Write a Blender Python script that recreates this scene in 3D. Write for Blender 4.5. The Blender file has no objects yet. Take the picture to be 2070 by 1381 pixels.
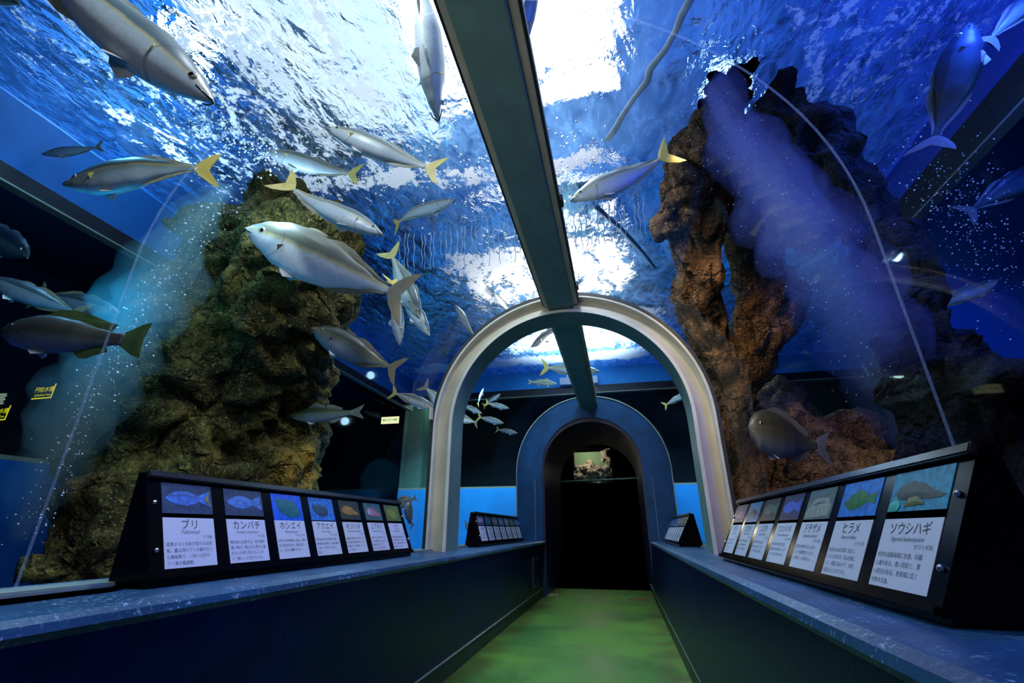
import bpy, bmesh, math, random
from mathutils import Vector, Matrix, noise

C = bpy.context.scene.collection
S = bpy.context.scene
PI = math.pi

# ------------------------------------------------------------------ camera, world, lights, exposure
EYE = Vector((0.0, 0.0, 0.8))
RX = Vector((0.9758025, 0.2186538, 0.0))            # camera right / up / back axes in the world
RY = Vector((0.08337946, -0.37210367, 0.9244386))
RZ = Vector((0.20213201, -0.9020695, -0.38133092))
FPX, CXP, CYP = 920.0, 1035.0, 690.5
cam_d = bpy.data.cameras.new('camera'); cam = bpy.data.objects.new('camera', cam_d); C.objects.link(cam)
cam.matrix_world = Matrix(((RX.x, RY.x, RZ.x, EYE.x), (RX.y, RY.y, RZ.y, EYE.y), (RX.z, RY.z, RZ.z, EYE.z), (0, 0, 0, 1)))
cam_d.sensor_width = 36.0; cam_d.lens = FPX / 2070.0 * 36.0
cam_d.clip_start = 0.02; cam_d.clip_end = 100
S.camera = cam
S.view_settings.view_transform = 'Standard'; S.view_settings.look = 'None'
S.view_settings.exposure = 0.0; S.view_settings.gamma = 1.0; S.view_settings.use_curve_mapping = False
S.cycles.transparent_max_bounces = 24; S.cycles.max_bounces = 8; S.cycles.volume_bounces = 0
S.cycles.sample_clamp_indirect = 4.0

w = bpy.data.worlds.new('world'); S.world = w; w.use_nodes = True
w.node_tree.nodes['Background'].inputs[0].default_value = (0.01, 0.03, 0.07, 1)
w.node_tree.nodes['Background'].inputs[1].default_value = 0.3

def lamp(name, kind, loc, energy, color, radius=0.1, aim=None, angle=60, blend=0.6, size=None):
    d = bpy.data.lights.new(name, kind); d.energy = energy; d.color = color
    if kind in ('POINT', 'SPOT'): d.shadow_soft_size = radius
    if kind == 'SPOT': d.spot_size = math.radians(angle); d.spot_blend = blend
    if kind == 'AREA':
        d.shape = 'RECTANGLE'; d.size, d.size_y = size
    o = bpy.data.objects.new(name, d); C.objects.link(o); o.location = loc
    if aim is not None:
        o.rotation_euler = (Vector(aim) - Vector(loc)).to_track_quat('-Z', 'Y').to_euler()
    return o

WATER = 3.65                                          # height of the water surface
for x, y in ((-0.9, 0.6), (-0.3, 2.4)):
    lamp('pool_fill_white', 'SPOT', (x, y, 3.56), 105, (0.82, 0.92, 1.0), 0.12, aim=(x, y, 0), angle=165)  # added light under the surface, since little passes through the water
for x, y in ((-1.6, 5.0), (0.1, 5.8)):
    lamp('pool_fill_far', 'SPOT', (x, y, 3.56), 90, (0.45, 0.78, 1.0), 0.12, aim=(x, y, 0), angle=160)  # added fill for the far half of the tank
lamp('pool_fill_left', 'SPOT', (-3.0, 1.2, 3.54), 66, (0.12, 0.52, 0.85), 0.12, aim=(-2.9, 1.3, 0), angle=165)  # added teal fill on the left side
lamp('pool_fill_blue', 'SPOT', (2.0, 1.8, 3.54), 190, (0.03, 0.10, 1.0), 0.12, aim=(1.9, 1.8, 0), angle=165)  # added blue fill on the right side
lamp('end_wall_fill', 'SPOT', (-2.6, 6.6, 3.3), 400, (0.35, 0.78, 1.0), 0.1, aim=(-2.4, 8.5, 1.0), angle=95)  # added pair of lights to brighten the blue end wall
lamp('end_wall_fill', 'SPOT', (1.5, 6.6, 3.3), 330, (0.25, 0.70, 1.0), 0.1, aim=(1.6, 8.5, 1.0), angle=95)
lamp('surface_wash', 'POINT', (-2.0, 2.0, 2.75), 17, (0.50, 0.78, 1.0), 0.1)  # added washes from below that whiten foam and surface
lamp('surface_wash', 'SPOT', (-0.6, 4.9, 2.75), 230, (1.0, 0.97, 0.88), 0.1, aim=(-0.6, 4.7, 3.65), angle=125)
lamp('surface_wash', 'SPOT', (-0.5, 6.9, 2.85), 560, (0.62, 0.85, 1.0), 0.1, aim=(-0.5, 6.9, 3.65), angle=130)
lamp('surface_wash', 'POINT', (2.1, 1.6, 2.6), 18, (0.05, 0.20, 1.0), 0.1)
lamp('low_fill', 'POINT', (-2.6, 1.6, 1.9), 11, (0.01, 0.42, 0.85), 0.2)
lamp('low_fill', 'POINT', (-2.4, 4.6, 1.3), 16, (0.03, 0.40, 0.9), 0.2)
lamp('rock_spot', 'SPOT', (-1.72, 2.25, 1.95), 62, (1.0, 0.80, 0.28), 0.08, aim=(-2.15, 3.2, 1.15), angle=40, blend=0.8)
lamp('trunk_spot', 'SPOT', (0.62, 2.1, 3.2), 85, (1.0, 0.68, 0.32), 0.08, aim=(1.0, 3.4, 1.9), angle=56)
lamp('tunnel_lamp', 'SPOT', (-0.35, -0.8, 2.0), 105, (1.0, 0.90, 0.68), 0.1, aim=(-0.34, 3.3, 1.75), angle=44, blend=0.5)
lamp('tunnel_lamp', 'AREA', (-0.35, -0.9, 1.9), 6, (1.0, 0.92, 0.80), size=(0.3, 0.3), aim=(-0.4, 3.3, 1.2))
lamp('floor_fill', 'SPOT', (-0.34, 3.0, 2.33), 95, (0.95, 1.0, 0.80), 0.15, aim=(-0.34, 3.9, 0), angle=68, blend=0.9)  # added spot standing in for light from the bright water overhead

# ------------------------------------------------------------------ helpers
def col(c): return (c[0], c[1], c[2], 1.0)

class N:
    """small node-tree writer"""
    def __init__(s, name):
        s.m = bpy.data.materials.new(name); s.m.use_nodes = True
        s.t = s.m.node_tree; s.t.nodes.clear()
        s.out = s.t.nodes.new('ShaderNodeOutputMaterial')
    def n(s, typ, **kw):
        x = s.t.nodes.new('ShaderNode' + typ)
        for k, v in kw.items():
            if k.startswith('i_'):
                x.inputs[k[2:].replace('_', ' ')].default_value = v
            else: setattr(x, k, v)
        return x
    def l(s, a, b): s.t.links.new(a, b)
    def surf(s, sh): s.l(sh, s.out.inputs['Surface'])
    def noise(s, vec, scale, detail=4.0, rough=0.6, dist=0.0):
        x = s.n('TexNoise'); x.inputs['Scale'].default_value = scale; x.inputs['Detail'].default_value = detail
        x.inputs['Roughness'].default_value = rough; x.inputs['Distortion'].default_value = dist
        if vec is not None: s.l(vec, x.inputs['Vector'])
        return x
    def ramp(s, fac, stops):
        x = s.n('ValToRGB'); e = x.color_ramp.elements
        while len(e) < len(stops): e.new(0.5)
        for k, (p, c) in enumerate(stops): e[k].position = p; e[k].color = col(c) if len(c) == 3 else c
        s.l(fac, x.inputs[0]); return x
    def math(s, op, a, b=None, clamp=False):
        x = s.n('Math', operation=op); x.use_clamp = clamp
        for i, v in enumerate((a, b)):
            if v is None: continue
            if isinstance(v, (int, float)): x.inputs[i].default_value = v
            else: s.l(v, x.inputs[i])
        return x.outputs[0]
    def mapr(s, v, a, b, c=0.0, d=1.0):
        x = s.n('MapRange'); x.clamp = True; x.interpolation_type = 'SMOOTHSTEP'
        s.l(v, x.inputs[0])
        for i, q in enumerate((a, b, c, d)): x.inputs[i + 1].default_value = q
        return x.outputs[0]
    def mixc(s, fac, a, b, mode='MIX'):
        x = s.n('Mix', data_type='RGBA', blend_type=mode)
        for sock, v in ((x.inputs[0], fac), (x.inputs[6], a), (x.inputs[7], b)):
            if isinstance(v, (int, float)): sock.default_value = v
            elif isinstance(v, tuple): sock.default_value = col(v)
            else: s.l(v, sock)
        return x.outputs[2]
    def coord(s, kind='Object', scale=None):
        tc = s.n('TexCoord')
        if scale is None: return tc.outputs[kind]
        mp = s.n('Mapping'); mp.inputs['Scale'].default_value = scale
        s.l(tc.outputs[kind], mp.inputs[0]); return mp.outputs[0]
    def bump(s, h, strength=0.5, dist=0.02):
        b = s.n('Bump'); b.inputs['Strength'].default_value = strength; b.inputs['Distance'].default_value = dist
        s.l(h, b.inputs['Height']); return b.outputs[0]
    def bsdf(s, color, rough=0.5, spec=0.5, metal=0.0, normal=None):
        p = s.n('BsdfPrincipled')
        if isinstance(color, tuple): p.inputs['Base Color'].default_value = col(color)
        else: s.l(color, p.inputs['Base Color'])
        if isinstance(rough, (int, float)): p.inputs['Roughness'].default_value = rough
        else: s.l(rough, p.inputs['Roughness'])
        p.inputs['Specular IOR Level'].default_value = spec; p.inputs['Metallic'].default_value = metal
        if normal is not None: s.l(normal, p.inputs['Normal'])
        return p

def simple(name, c, rough=0.5, spec=0.5, metal=0.0, var=0.0, vs=8.0, bump=0.0, bs=60.0):
    n = N(name); v = n.coord()
    colr = c
    if var:
        f = n.noise(v, vs).outputs[0]
        colr = n.mixc(n.mapr(f, 0.3, 0.7), tuple(x * (1 - var) for x in c), tuple(min(1, x * (1 + var)) for x in c))
    nor = n.bump(n.noise(v, bs).outputs[0], bump, 0.01) if bump else None
    n.surf(n.bsdf(colr, rough, spec, metal, nor).outputs[0]); return n.m

def emis(name, c, s=1.0):
    n = N(name); e = n.n('Emission'); e.inputs[0].default_value = col(c); e.inputs[1].default_value = s
    n.surf(e.outputs[0]); return n.m

def link(name, bm, mats, parent=None, smooth=False):
    me = bpy.data.meshes.new(name); bm.normal_update(); bm.to_mesh(me); bm.free()
    for m in (mats if isinstance(mats, (list, tuple)) else [mats]): me.materials.append(m)
    if smooth:
        for p in me.polygons: p.use_smooth = True
    o = bpy.data.objects.new(name, me); C.objects.link(o)
    if parent is not None: o.parent = parent
    return o

def tag(o, label=None, cat=None, group=None, kind=None):
    if label: o['label'] = label
    if cat: o['category'] = cat
    if group: o['group'] = group
    if kind: o['kind'] = kind
    return o

def thing(name, label, cat, loc=(0, 0, 0), group=None):
    o = bpy.data.objects.new(name, None); C.objects.link(o); o.location = loc; o.empty_display_size = 0.1
    return tag(o, label, cat, group)

def struct(name, bm, mats, smooth=False):
    return tag(link(name, bm, mats, None, smooth), kind='structure')

def box(bm, lo, hi, mat=0, M=None):
    vs = []
    for z in (lo[2], hi[2]):
        for x, y in ((lo[0], lo[1]), (hi[0], lo[1]), (hi[0], hi[1]), (lo[0], hi[1])):
            p = Vector((x, y, z)); vs.append(bm.verts.new(M @ p if M else p))
    fs = [(3, 2, 1, 0), (4, 5, 6, 7), (0, 1, 5, 4), (1, 2, 6, 5), (2, 3, 7, 6), (3, 0, 4, 7)]
    out = []
    for f in fs:
        q = bm.faces.new([vs[i] for i in f]); q.material_index = mat; out.append(q)
    return out

def bevel(bm, w=0.005, seg=2):
    bmesh.ops.bevel(bm, geom=list(bm.edges), offset=w, segments=seg, affect='EDGES', clamp_overlap=True)

def sweep(bm, rings, closed_ring=True, caps=True, mat=0, closed_path=False):
    """rings: list of lists of points"""
    vr = [[bm.verts.new(p) for p in r] for r in rings]
    n = len(rings[0]); R = len(vr)
    for a in range(R if closed_path else R - 1):
        A, B = vr[a], vr[(a + 1) % R]
        for k in range(n if closed_ring else n - 1):
            f = bm.faces.new((A[k], A[(k + 1) % n], B[(k + 1) % n], B[k])); f.material_index = mat
    if caps and closed_ring and not closed_path:
        bm.faces.new(list(reversed(vr[0]))).material_index = mat
        bm.faces.new(vr[-1]).material_index = mat

def tube(bm, pts, r, seg=8, mat=0):
    pts = [Vector(p) for p in pts]; rings = []
    rr = r if isinstance(r, (list, tuple)) else [r] * len(pts)
    for i, p in enumerate(pts):
        t = (pts[min(i + 1, len(pts) - 1)] - pts[max(i - 1, 0)]).normalized()
        u = t.cross(Vector((0.123, 0.31, 0.94))).normalized(); v = t.cross(u)
        rings.append([p + (u * math.cos(2 * PI * k / seg) + v * math.sin(2 * PI * k / seg)) * rr[i] for k in range(seg)])
    sweep(bm, rings, mat=mat)

def spot3(px, py, D):
    """the point at forward distance D along the sight line through a place in the photo"""
    return EYE + RX * ((px - CXP) / FPX * D) + RY * (-(py - CYP) / FPX * D) - RZ * D

# ------------------------------------------------------------------ materials
def mat_paint_blue(name, c, speck, spec=0.5):
    n = N(name); v = n.coord()
    f = n.noise(v, 3.0, 6).outputs[0]
    base = n.mixc(n.mapr(f, 0.35, 0.7), tuple(x * 0.75 for x in c), tuple(x * 1.2 for x in c))
    s = n.noise(v, 95.0, 2, 0.7).outputs[0]
    s2 = n.noise(v, 6.0, 3).outputs[0]
    k = n.math('MULTIPLY', n.mapr(s, 0.57, 0.68), n.mapr(s2, 0.35, 0.7))
    k = n.math('MULTIPLY', k, speck)
    base = n.mixc(k, base, (0.42, 0.56, 0.66))
    n.surf(n.bsdf(base, 0.38, spec, 0, n.bump(n.noise(v, 70.0).outputs[0], 0.25, 0.006)).outputs[0]); return n.m
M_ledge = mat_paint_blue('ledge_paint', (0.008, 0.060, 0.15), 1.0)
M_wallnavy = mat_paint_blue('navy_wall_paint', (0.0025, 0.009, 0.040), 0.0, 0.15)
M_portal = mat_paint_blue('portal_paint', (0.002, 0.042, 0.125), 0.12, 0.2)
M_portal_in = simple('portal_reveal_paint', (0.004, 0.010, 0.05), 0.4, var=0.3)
M_black = simple('black_plastic', (0.002, 0.002, 0.003), 0.2, 0.10, bump=0.02)
M_blackmatte = simple('black_matt', (0.0012, 0.0012, 0.0015), 0.9, 0.0)
M_beam = simple('beam_green_grey_paint', (0.13, 0.24, 0.225), 0.55, 0.3, var=0.12, vs=5, bump=0.05)
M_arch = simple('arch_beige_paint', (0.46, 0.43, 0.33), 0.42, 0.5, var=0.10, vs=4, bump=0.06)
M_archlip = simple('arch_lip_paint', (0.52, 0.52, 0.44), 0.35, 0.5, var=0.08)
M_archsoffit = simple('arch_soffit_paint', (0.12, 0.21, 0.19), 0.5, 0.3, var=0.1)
M_seal = simple('black_rubber', (0.012, 0.014, 0.018), 0.5)
M_curb = simple('pale_sealing_strip', (0.22, 0.28, 0.24), 0.5, var=0.2)
M_screw = simple('steel_screw', (0.75, 0.75, 0.75), 0.25, 0.5, 1.0)
M_paper = simple('white_card', (0.62, 0.65, 0.78), 0.45)
M_ink = simple('grey_ink', (0.05, 0.06, 0.09), 0.6)
M_ink2 = simple('pale_grey_ink', (0.16, 0.18, 0.24), 0.6)

def mat_floor():
    n = N('green_floor_paint'); v = n.coord()
    f = n.noise(v, 1.6, 5, 0.6).outputs[0]
    base = n.mixc(n.mapr(f, 0.35, 0.65), (0.030, 0.125, 0.020), (0.070, 0.20, 0.014))
    w = n.noise(n.coord('Object', (1.2, 5.0, 1)), 2.5, 4).outputs[0]
    base = n.mixc(n.mapr(w, 0.55, 0.75, 0, 0.5), base, (0.02, 0.13, 0.05))
    sx = n.n('SeparateXYZ'); n.l(v, sx.inputs[0])
    edge = n.mapr(n.math('ABSOLUTE', n.math('ADD', sx.outputs[0], 0.375)), 0.42, 0.66)
    d = n.noise(v, 4.0, 5, 0.7).outputs[0]
    base = n.mixc(n.math('MULTIPLY', edge, n.mapr(d, 0.35, 0.65, 0.15, 0.75)), base, (0.055, 0.040, 0.012))
    n.surf(n.bsdf(base, n.mapr(f, 0.3, 0.7, 0.35, 0.6), 0.35, 0, n.bump(n.noise(v, 45).outputs[0], 0.2, 0.006)).outputs[0]); return n.m
M_floor = mat_floor()
M_skirt = simple('dark_green_skirting', (0.012, 0.035, 0.018), 0.5, var=0.3)

def mat_acrylic():
    n = N('clear_acrylic')
    t = n.n('BsdfTransparent'); t.inputs[0].default_value = (0.985, 0.993, 1, 1)
    g = n.n('BsdfGlossy'); g.inputs['Roughness'].default_value = 0.03
    f = n.n('Fresnel'); f.inputs[0].default_value = 1.22
    m = n.n('MixShader'); n.l(n.math('MULTIPLY', f.outputs[0], 0.05), m.inputs[0]); n.l(t.outputs[0], m.inputs[1]); n.l(g.outputs[0], m.inputs[2])
    n.surf(m.outputs[0]); return n.m
M_acrylic = mat_acrylic()
def mat_joint():
    n = N('acrylic_joint'); t = n.n('BsdfTransparent'); d = n.n('BsdfTranslucent'); d.inputs[0].default_value = (0.5, 0.6, 0.7, 1)
    d2 = n.n('BsdfDiffuse'); d2.inputs[0].default_value = (0.5, 0.6, 0.75, 1)
    a = n.n('AddShader'); n.l(d.outputs[0], a.inputs[0]); n.l(d2.outputs[0], a.inputs[1])
    m = n.n('MixShader'); m.inputs[0].default_value = 0.09; n.l(t.outputs[0], m.inputs[1]); n.l(a.outputs[0], m.inputs[2]); n.surf(m.outputs[0]); return n.m
M_joint = mat_joint()

def mat_rock(name, c0, c1, c2, sc=1.0):
    n = N(name); v = n.coord()
    f = n.noise(v, 2.2 * sc, 8, 0.65, 0.4).outputs[0]
    g = n.noise(v, 55.0 * sc, 3, 0.7).outputs[0]
    h = n.noise(v, 9.0 * sc, 6, 0.7, 0.8).outputs[0]
    base = n.ramp(f, [(0.30, c0), (0.50, c1), (0.68, c2)]).outputs[0]
    base = n.mixc(n.mapr(h, 0.38, 0.58, 0.75, 0.0), base, tuple(x * 0.25 for x in c0))
    base = n.mixc(n.mapr(g, 0.56, 0.68, 0.0, 0.65), base, tuple(min(1, x * 2.2) for x in c2))
    base = n.mixc(n.mapr(g, 0.44, 0.32, 0.0, 0.6), base, tuple(x * 0.2 for x in c0))
    vo = n.n('TexVoronoi'); vo.feature = 'DISTANCE_TO_EDGE'; vo.inputs['Scale'].default_value = 5.0 * sc
    wv = n.n('Mix', data_type='VECTOR'); wv.inputs[0].default_value = 0.35; n.l(v, wv.inputs[4]); n.l(n.noise(v, 3.0 * sc, 4).outputs[1], wv.inputs[5]); n.l(wv.outputs[1], vo.inputs['Vector'])
    crack = n.mapr(vo.outputs[0], 0.0, 0.10)
    base = n.mixc(n.mapr(vo.outputs[0], 0.0, 0.05, 0.55, 0.0), base, tuple(x * 0.2 for x in c0))
    hh = n.math('ADD', n.math('ADD', n.math('MULTIPLY', g, 0.22), h), n.math('MULTIPLY', crack, 0.35))
    n.surf(n.bsdf(base, 0.85, 0.15, 0, n.bump(hh, 1.0, 0.10)).outputs[0]); return n.m
M_rock = mat_rock('olive_brown_rock', (0.05, 0.045, 0.016), (0.15, 0.12, 0.032), (0.32, 0.25, 0.06))
M_trunk = mat_rock('red_brown_rock', (0.07, 0.045, 0.022), (0.21, 0.115, 0.05), (0.36, 0.21, 0.09), 1.1)
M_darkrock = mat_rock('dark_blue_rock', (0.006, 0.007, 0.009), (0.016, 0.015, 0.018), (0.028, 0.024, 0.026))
M_coral = mat_rock('pale_coral_rock', (0.25, 0.21, 0.15), (0.5, 0.42, 0.32), (0.75, 0.66, 0.52), 2.5)

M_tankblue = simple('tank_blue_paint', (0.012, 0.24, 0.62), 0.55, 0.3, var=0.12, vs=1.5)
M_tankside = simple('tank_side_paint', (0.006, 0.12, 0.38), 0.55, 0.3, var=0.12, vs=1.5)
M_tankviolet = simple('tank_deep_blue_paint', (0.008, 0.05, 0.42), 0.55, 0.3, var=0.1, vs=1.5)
M_rim = simple('window_rim_black', (0.005, 0.007, 0.012), 0.5, 0.25)
M_rimline = simple('window_rim_pale_edge', (0.22, 0.24, 0.17), 0.4)
M_gallery = simple('gallery_dark', (0.022, 0.042, 0.060), 0.7, 0.2)
M_ceiling = simple('hall_ceiling_blue', (0.05, 0.16, 0.42), 0.7, 0.2)

# ------------------------------------------------------------------ tunnel shell
XC, SPR = -0.335, 1.53          # centre line of the tunnel, springing height
LEDGE = 0.655
def arch_path(r, zbase, n=40, xc=XC):
    pts = [(xc - r, zbase)]
    for k in range(6): pts.append((xc - r, zbase + (SPR - zbase) * (k + 1) / 6))
    for k in range(1, n): 
        a = PI - PI * k / n; pts.append((xc + r * math.cos(a), SPR + r * math.sin(a)))
    for k in range(6): pts.append((xc + r, SPR - (SPR - zbase) * k / 6))
    pts.append((xc + r, zbase)); return pts

# floor
bm = bmesh.new(); bmesh.ops.create_grid(bm, x_segments=4, y_segments=10, size=0.5)
bmesh.ops.scale(bm, vec=(2.2, 9.9, 1), verts=bm.verts); bmesh.ops.translate(bm, vec=(XC, 2.55, 0), verts=bm.verts)
struct('floor', bm, M_floor)
bm = bmesh.new(); box(bm, (-1.06, 7.5, -0.1), (0.36, 8.66, 0.004)); box(bm, (-1.45, 8.66, -0.1), (0.75, 11.5, 0.004)); tag(struct('floor_far', bm, M_blackmatte), 'dark floor beyond the doorway')

def ledge(side):
    s = -1 if side == 'left' else 1
    nose = -1.015 if s < 0 else 0.333
    foot = -1.063 if s < 0 else 0.314
    back = XC + s * 1.30
    prof = [(foot, 0.0), (foot, 0.10), (nose - s * -0.012, 0.615), (nose, 0.63), (nose + s * 0.006, 0.645), (nose + s * 0.028, LEDGE), (back, LEDGE), (back, 0.0)]
    bm = bmesh.new(); ys = (-2.4, -0.5, 1.0, 2.5, 4.0, 5.3, 6.6)
    sweep(bm, [[Vector((x, y, z)) for x, z in prof] for y in ys])
    for f in bm.faces:
        zc = f.calc_center_median().z
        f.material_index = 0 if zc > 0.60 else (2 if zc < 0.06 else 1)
    bmesh.ops.recalc_face_normals(bm, faces=bm.faces)
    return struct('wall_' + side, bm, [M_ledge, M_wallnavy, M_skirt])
ledge('left'); ledge('right')
# thin pale joint between skirting and wall
for side, x, s in (('left', -1.0585, -1), ('right', 0.3185, 1)):
    bm = bmesh.new(); box(bm, (x - 0.006, -2.4, 0.095), (x + 0.004 if s < 0 else x, 7.4, 0.101)); struct('trim_1' if s < 0 else 'trim_2', bm, M_curb)
# sealing strips where the acrylic meets the ledge
for k, s in ((3, -1), (4, 1)):
    bm = bmesh.new(); x = XC + s * 1.02
    box(bm, (min(x - s * 0.03, x + s * 0.08), -2.4, LEDGE - 0.01), (max(x - s * 0.03, x + s * 0.08), 6.6, LEDGE + 0.016)); bevel(bm, 0.004)
    struct('trim_%d' % k, bm, M_curb)
# access plate on the left wall
bm = bmesh.new(); box(bm, (-1.045, 5.65, 0.18), (-1.012, 5.95, 0.50)); bevel(bm, 0.003)
t = tag(link('access_plate', bm, M_portal_in), 'narrow navy access plate screwed to the left wall near the doorway', 'wall plate')
for y in (5.68, 5.92):
    for z in (0.21, 0.47):
        bm = bmesh.new(); bmesh.ops.create_uvsphere(bm, u_segments=8, v_segments=6, radius=0.006); bmesh.ops.translate(bm, vec=(-1.011, y, z), verts=bm.verts)
        link('screw', bm, M_screw, t)
# drain covers on the floor
for x, y, lab, c in ((-0.98, 6.75, 'pale rusted round floor cover by the left wall before the doorway', (0.28, 0.2, 0.1)), (0.12, 6.55, 'brown rusted round floor cover by the right wall before the doorway', (0.13, 0.055, 0.015))):
    bm = bmesh.new(); bmesh.ops.create_cone(bm, cap_ends=True, segments=28, radius1=0.10, radius2=0.092, depth=0.008); bmesh.ops.translate(bm, vec=(x, y, 0.005), verts=bm.verts)
    tag(link('floor_cover', bm, simple('rust', c, 0.6, var=0.5, vs=25)), lab, 'floor cover')

# acrylic tunnel wall
def shell(name, y0, y1, r, label):
    bm = bmesh.new(); pin = arch_path(r, LEDGE - 0.04); pout = arch_path(r + 0.035, LEDGE - 0.04)
    rings = []
    for y in (y0, y1):
        rings.append([Vector((x, y, z)) for x, z in pin] + [Vector((x, y, z)) for x, z in reversed(pout)])
    sweep(bm, rings); bmesh.ops.recalc_face_normals(bm, faces=bm.faces)
    o = link(name, bm, M_acrylic, smooth=False)
    tag(o, kind='structure'); o['label'] = label; return o
shell('window_1', -2.4, 3.30, 1.032, 'clear acrylic tunnel wall over the near section')
shell('window_2', 3.53, 6.62, 1.032, 'clear acrylic tunnel wall over the far section')

# joint in the acrylic near the camera
bm = bmesh.new(); rings = []
pp = arch_path(1.030, LEDGE + 0.02, 48)
for i, (x, z) in enumerate(pp):
    f = (x - (XC - 1.03)) / 2.06
    y = 0.90 + 0.24 * f + 0.02 * math.sin(9 * f)
    c = Vector((x, y, z)); rad = Vector((x - XC, 0, max(z - SPR, 0))).normalized()
    rings.append([c + Vector((0, 1, 0)) * dy + rad * dr for dy, dr in ((-0.0025, -0.002), (0.0025, -0.002), (0.0025, 0.002), (-0.0025, 0.002))])
sweep(bm, rings)
tag(link('trim_5', bm, M_joint), 'pale glued joint line arching across the near acrylic', kind='structure')

# keel beam along the crown
bm = bmesh.new()
def beam(y0, y1, zb):
    bm = bmesh.new(); box(bm, (XC - 0.10, y0, zb), (XC + 0.10, y1, zb + 0.10)); bevel(bm, 0.004)
    return bm
b1 = thing('crown_beam', 'grey green steel beam along the tunnel crown overhead', 'beam', (XC, 0, 2.44))
o = link('beam_body', beam(-2.4, 3.31, 2.44), M_beam); o.parent = b1; o.location = (-XC, 0, -2.44)
for s in (-1, 1):
    bm = bmesh.new(); box(bm, (XC + s * 0.118 - 0.018, -2.4, 2.475), (XC + s * 0.118 + 0.018, 3.30, 2.52)); bevel(bm, 0.003)
    o = link('glazing_bar', bm, M_arch, b1); o.location = (-XC, 0, -2.44)
    bm = bmesh.new(); box(bm, (XC + s * 0.142 - 0.007, -2.4, 2.485), (XC + s * 0.142 + 0.007, 3.30, 2.53))
    o = link('rubber_seal', bm, M_seal, b1); o.location = (-XC, 0, -2.44)
for y in (2.02, 3.0):
    bm = bmesh.new(); box(bm, (XC + 0.150, y, 2.47), (XC + 0.166, y + 0.07, 2.51)); bevel(bm, 0.003)
    o = link('clip', bm, M_seal, b1); o.location = (-XC, 0, -2.44)
b2 = thing('crown_beam', 'grey green steel beam along the crown between arch and blue portal', 'beam', (XC, 5, 2.44))
o = link('beam_body', beam(3.52, 6.61, 2.44), M_beam, b2); o.location = (-XC, -5, -2.44)
for s in (-1, 1):
    bm = bmesh.new(); box(bm, (XC + s * 0.118 - 0.018, 3.53, 2.475), (XC + s * 0.118 + 0.018, 6.60, 2.52)); bevel(bm, 0.003)
    o = link('glazing_bar', bm, M_arch, b2); o.location = (-XC, -5, -2.44)

# the arch rib: soffit, sloping cove, lips
def arch_band(profile, mats_idx=None):
    """profile: (radius, y) outline swept along the arch"""
    bm = bmesh.new(); base = [arch_path(r, LEDGE - 0.002, 56) for r, y in profile]
    n = len(base[0])
    rings = [[Vector((base[j][i][0], profile[j][1], base[j][i][1])) for j in range(len(profile))] for i in range(n)]
    sweep(bm, rings); bmesh.ops.recalc_face_normals(bm, faces=bm.faces); return bm
ar = thing('steel_arch', 'beige painted steel arch spanning the tunnel at mid length', 'arch', (XC, 3.4, LEDGE))
def ap(name, prof, m):
    o = link(name, arch_band(prof), m, ar); o.location = (-XC, -3.4, -LEDGE)
    es = o.modifiers.new('n', 'EDGE_SPLIT'); es.split_angle = math.radians(40)
    for p in o.data.polygons: p.use_smooth = True
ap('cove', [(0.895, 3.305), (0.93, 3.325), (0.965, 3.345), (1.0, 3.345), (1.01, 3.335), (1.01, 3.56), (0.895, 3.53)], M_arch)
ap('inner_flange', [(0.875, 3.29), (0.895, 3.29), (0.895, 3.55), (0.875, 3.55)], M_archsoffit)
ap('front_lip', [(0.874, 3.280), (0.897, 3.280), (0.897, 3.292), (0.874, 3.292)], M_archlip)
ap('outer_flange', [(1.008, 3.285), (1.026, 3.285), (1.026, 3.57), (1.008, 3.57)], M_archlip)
ap('rubber_seal', [(1.026, 3.28), (1.048, 3.28), (1.048, 3.58), (1.026, 3.58)], M_seal)
bm = bmesh.new(); box(bm, (XC - 1.05, 3.24, 1.58), (XC - 1.03, 3.29, 1.68)); bevel(bm, 0.004)
o = link('clip', bm, M_arch, ar); o.location = (-XC, -3.4, -LEDGE)

# ------------------------------------------------------------------ portal at the far end
def portal():
    XP = -0.350
    t = thing('portal', 'blue painted arched doorway at the far end of the tunnel', 'doorway', (XP, 6.6, 0))
    def face(inn, outr, y0, y1, m, name):
        def path(r, zs, hw):
            pts = [(XP - hw, 0.0)] + [(XP - hw, zs * k / 6) for k in range(1, 7)]
            for k in range(1, 48):
                a = PI - PI * k / 48; pts.append((XP + hw * math.cos(a), zs + r * math.sin(a)))
            pts += [(XP + hw, zs * (6 - k) / 6) for k in range(6)] + [(XP + hw, 0.0)]
            return pts
        A, B = path(*inn), path(*outr)
        bm = bmesh.new()
        sweep(bm, [[Vector((a[0], y0, a[1])), Vector((b[0], y0, b[1])), Vector((b[0], y1, b[1])), Vector((a[0], y1, a[1]))] for a, b in zip(A, B)])
        bmesh.ops.recalc_face_normals(bm, faces=bm.faces)
        o = link(name, bm, m, t); o.location = (-XP, -6.6, 0); return o
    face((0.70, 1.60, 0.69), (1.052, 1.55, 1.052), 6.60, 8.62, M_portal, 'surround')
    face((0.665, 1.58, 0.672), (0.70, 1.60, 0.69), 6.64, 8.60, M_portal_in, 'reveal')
    face((1.052, 1.55, 1.052), (1.066, 1.55, 1.066), 6.585, 6.65, M_curb, 'sealing_edge')
    for s in (-1, 1):
        bm = bmesh.new(); box(bm, (XP + s * 0.80 - 0.002, 6.597, 0.66), (XP + s * 0.80 + 0.002, 6.6015, 1.45))
        o = link('panel_joint', bm, M_curb, t); o.location = (-XP, -6.6, 0)
portal()

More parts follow.
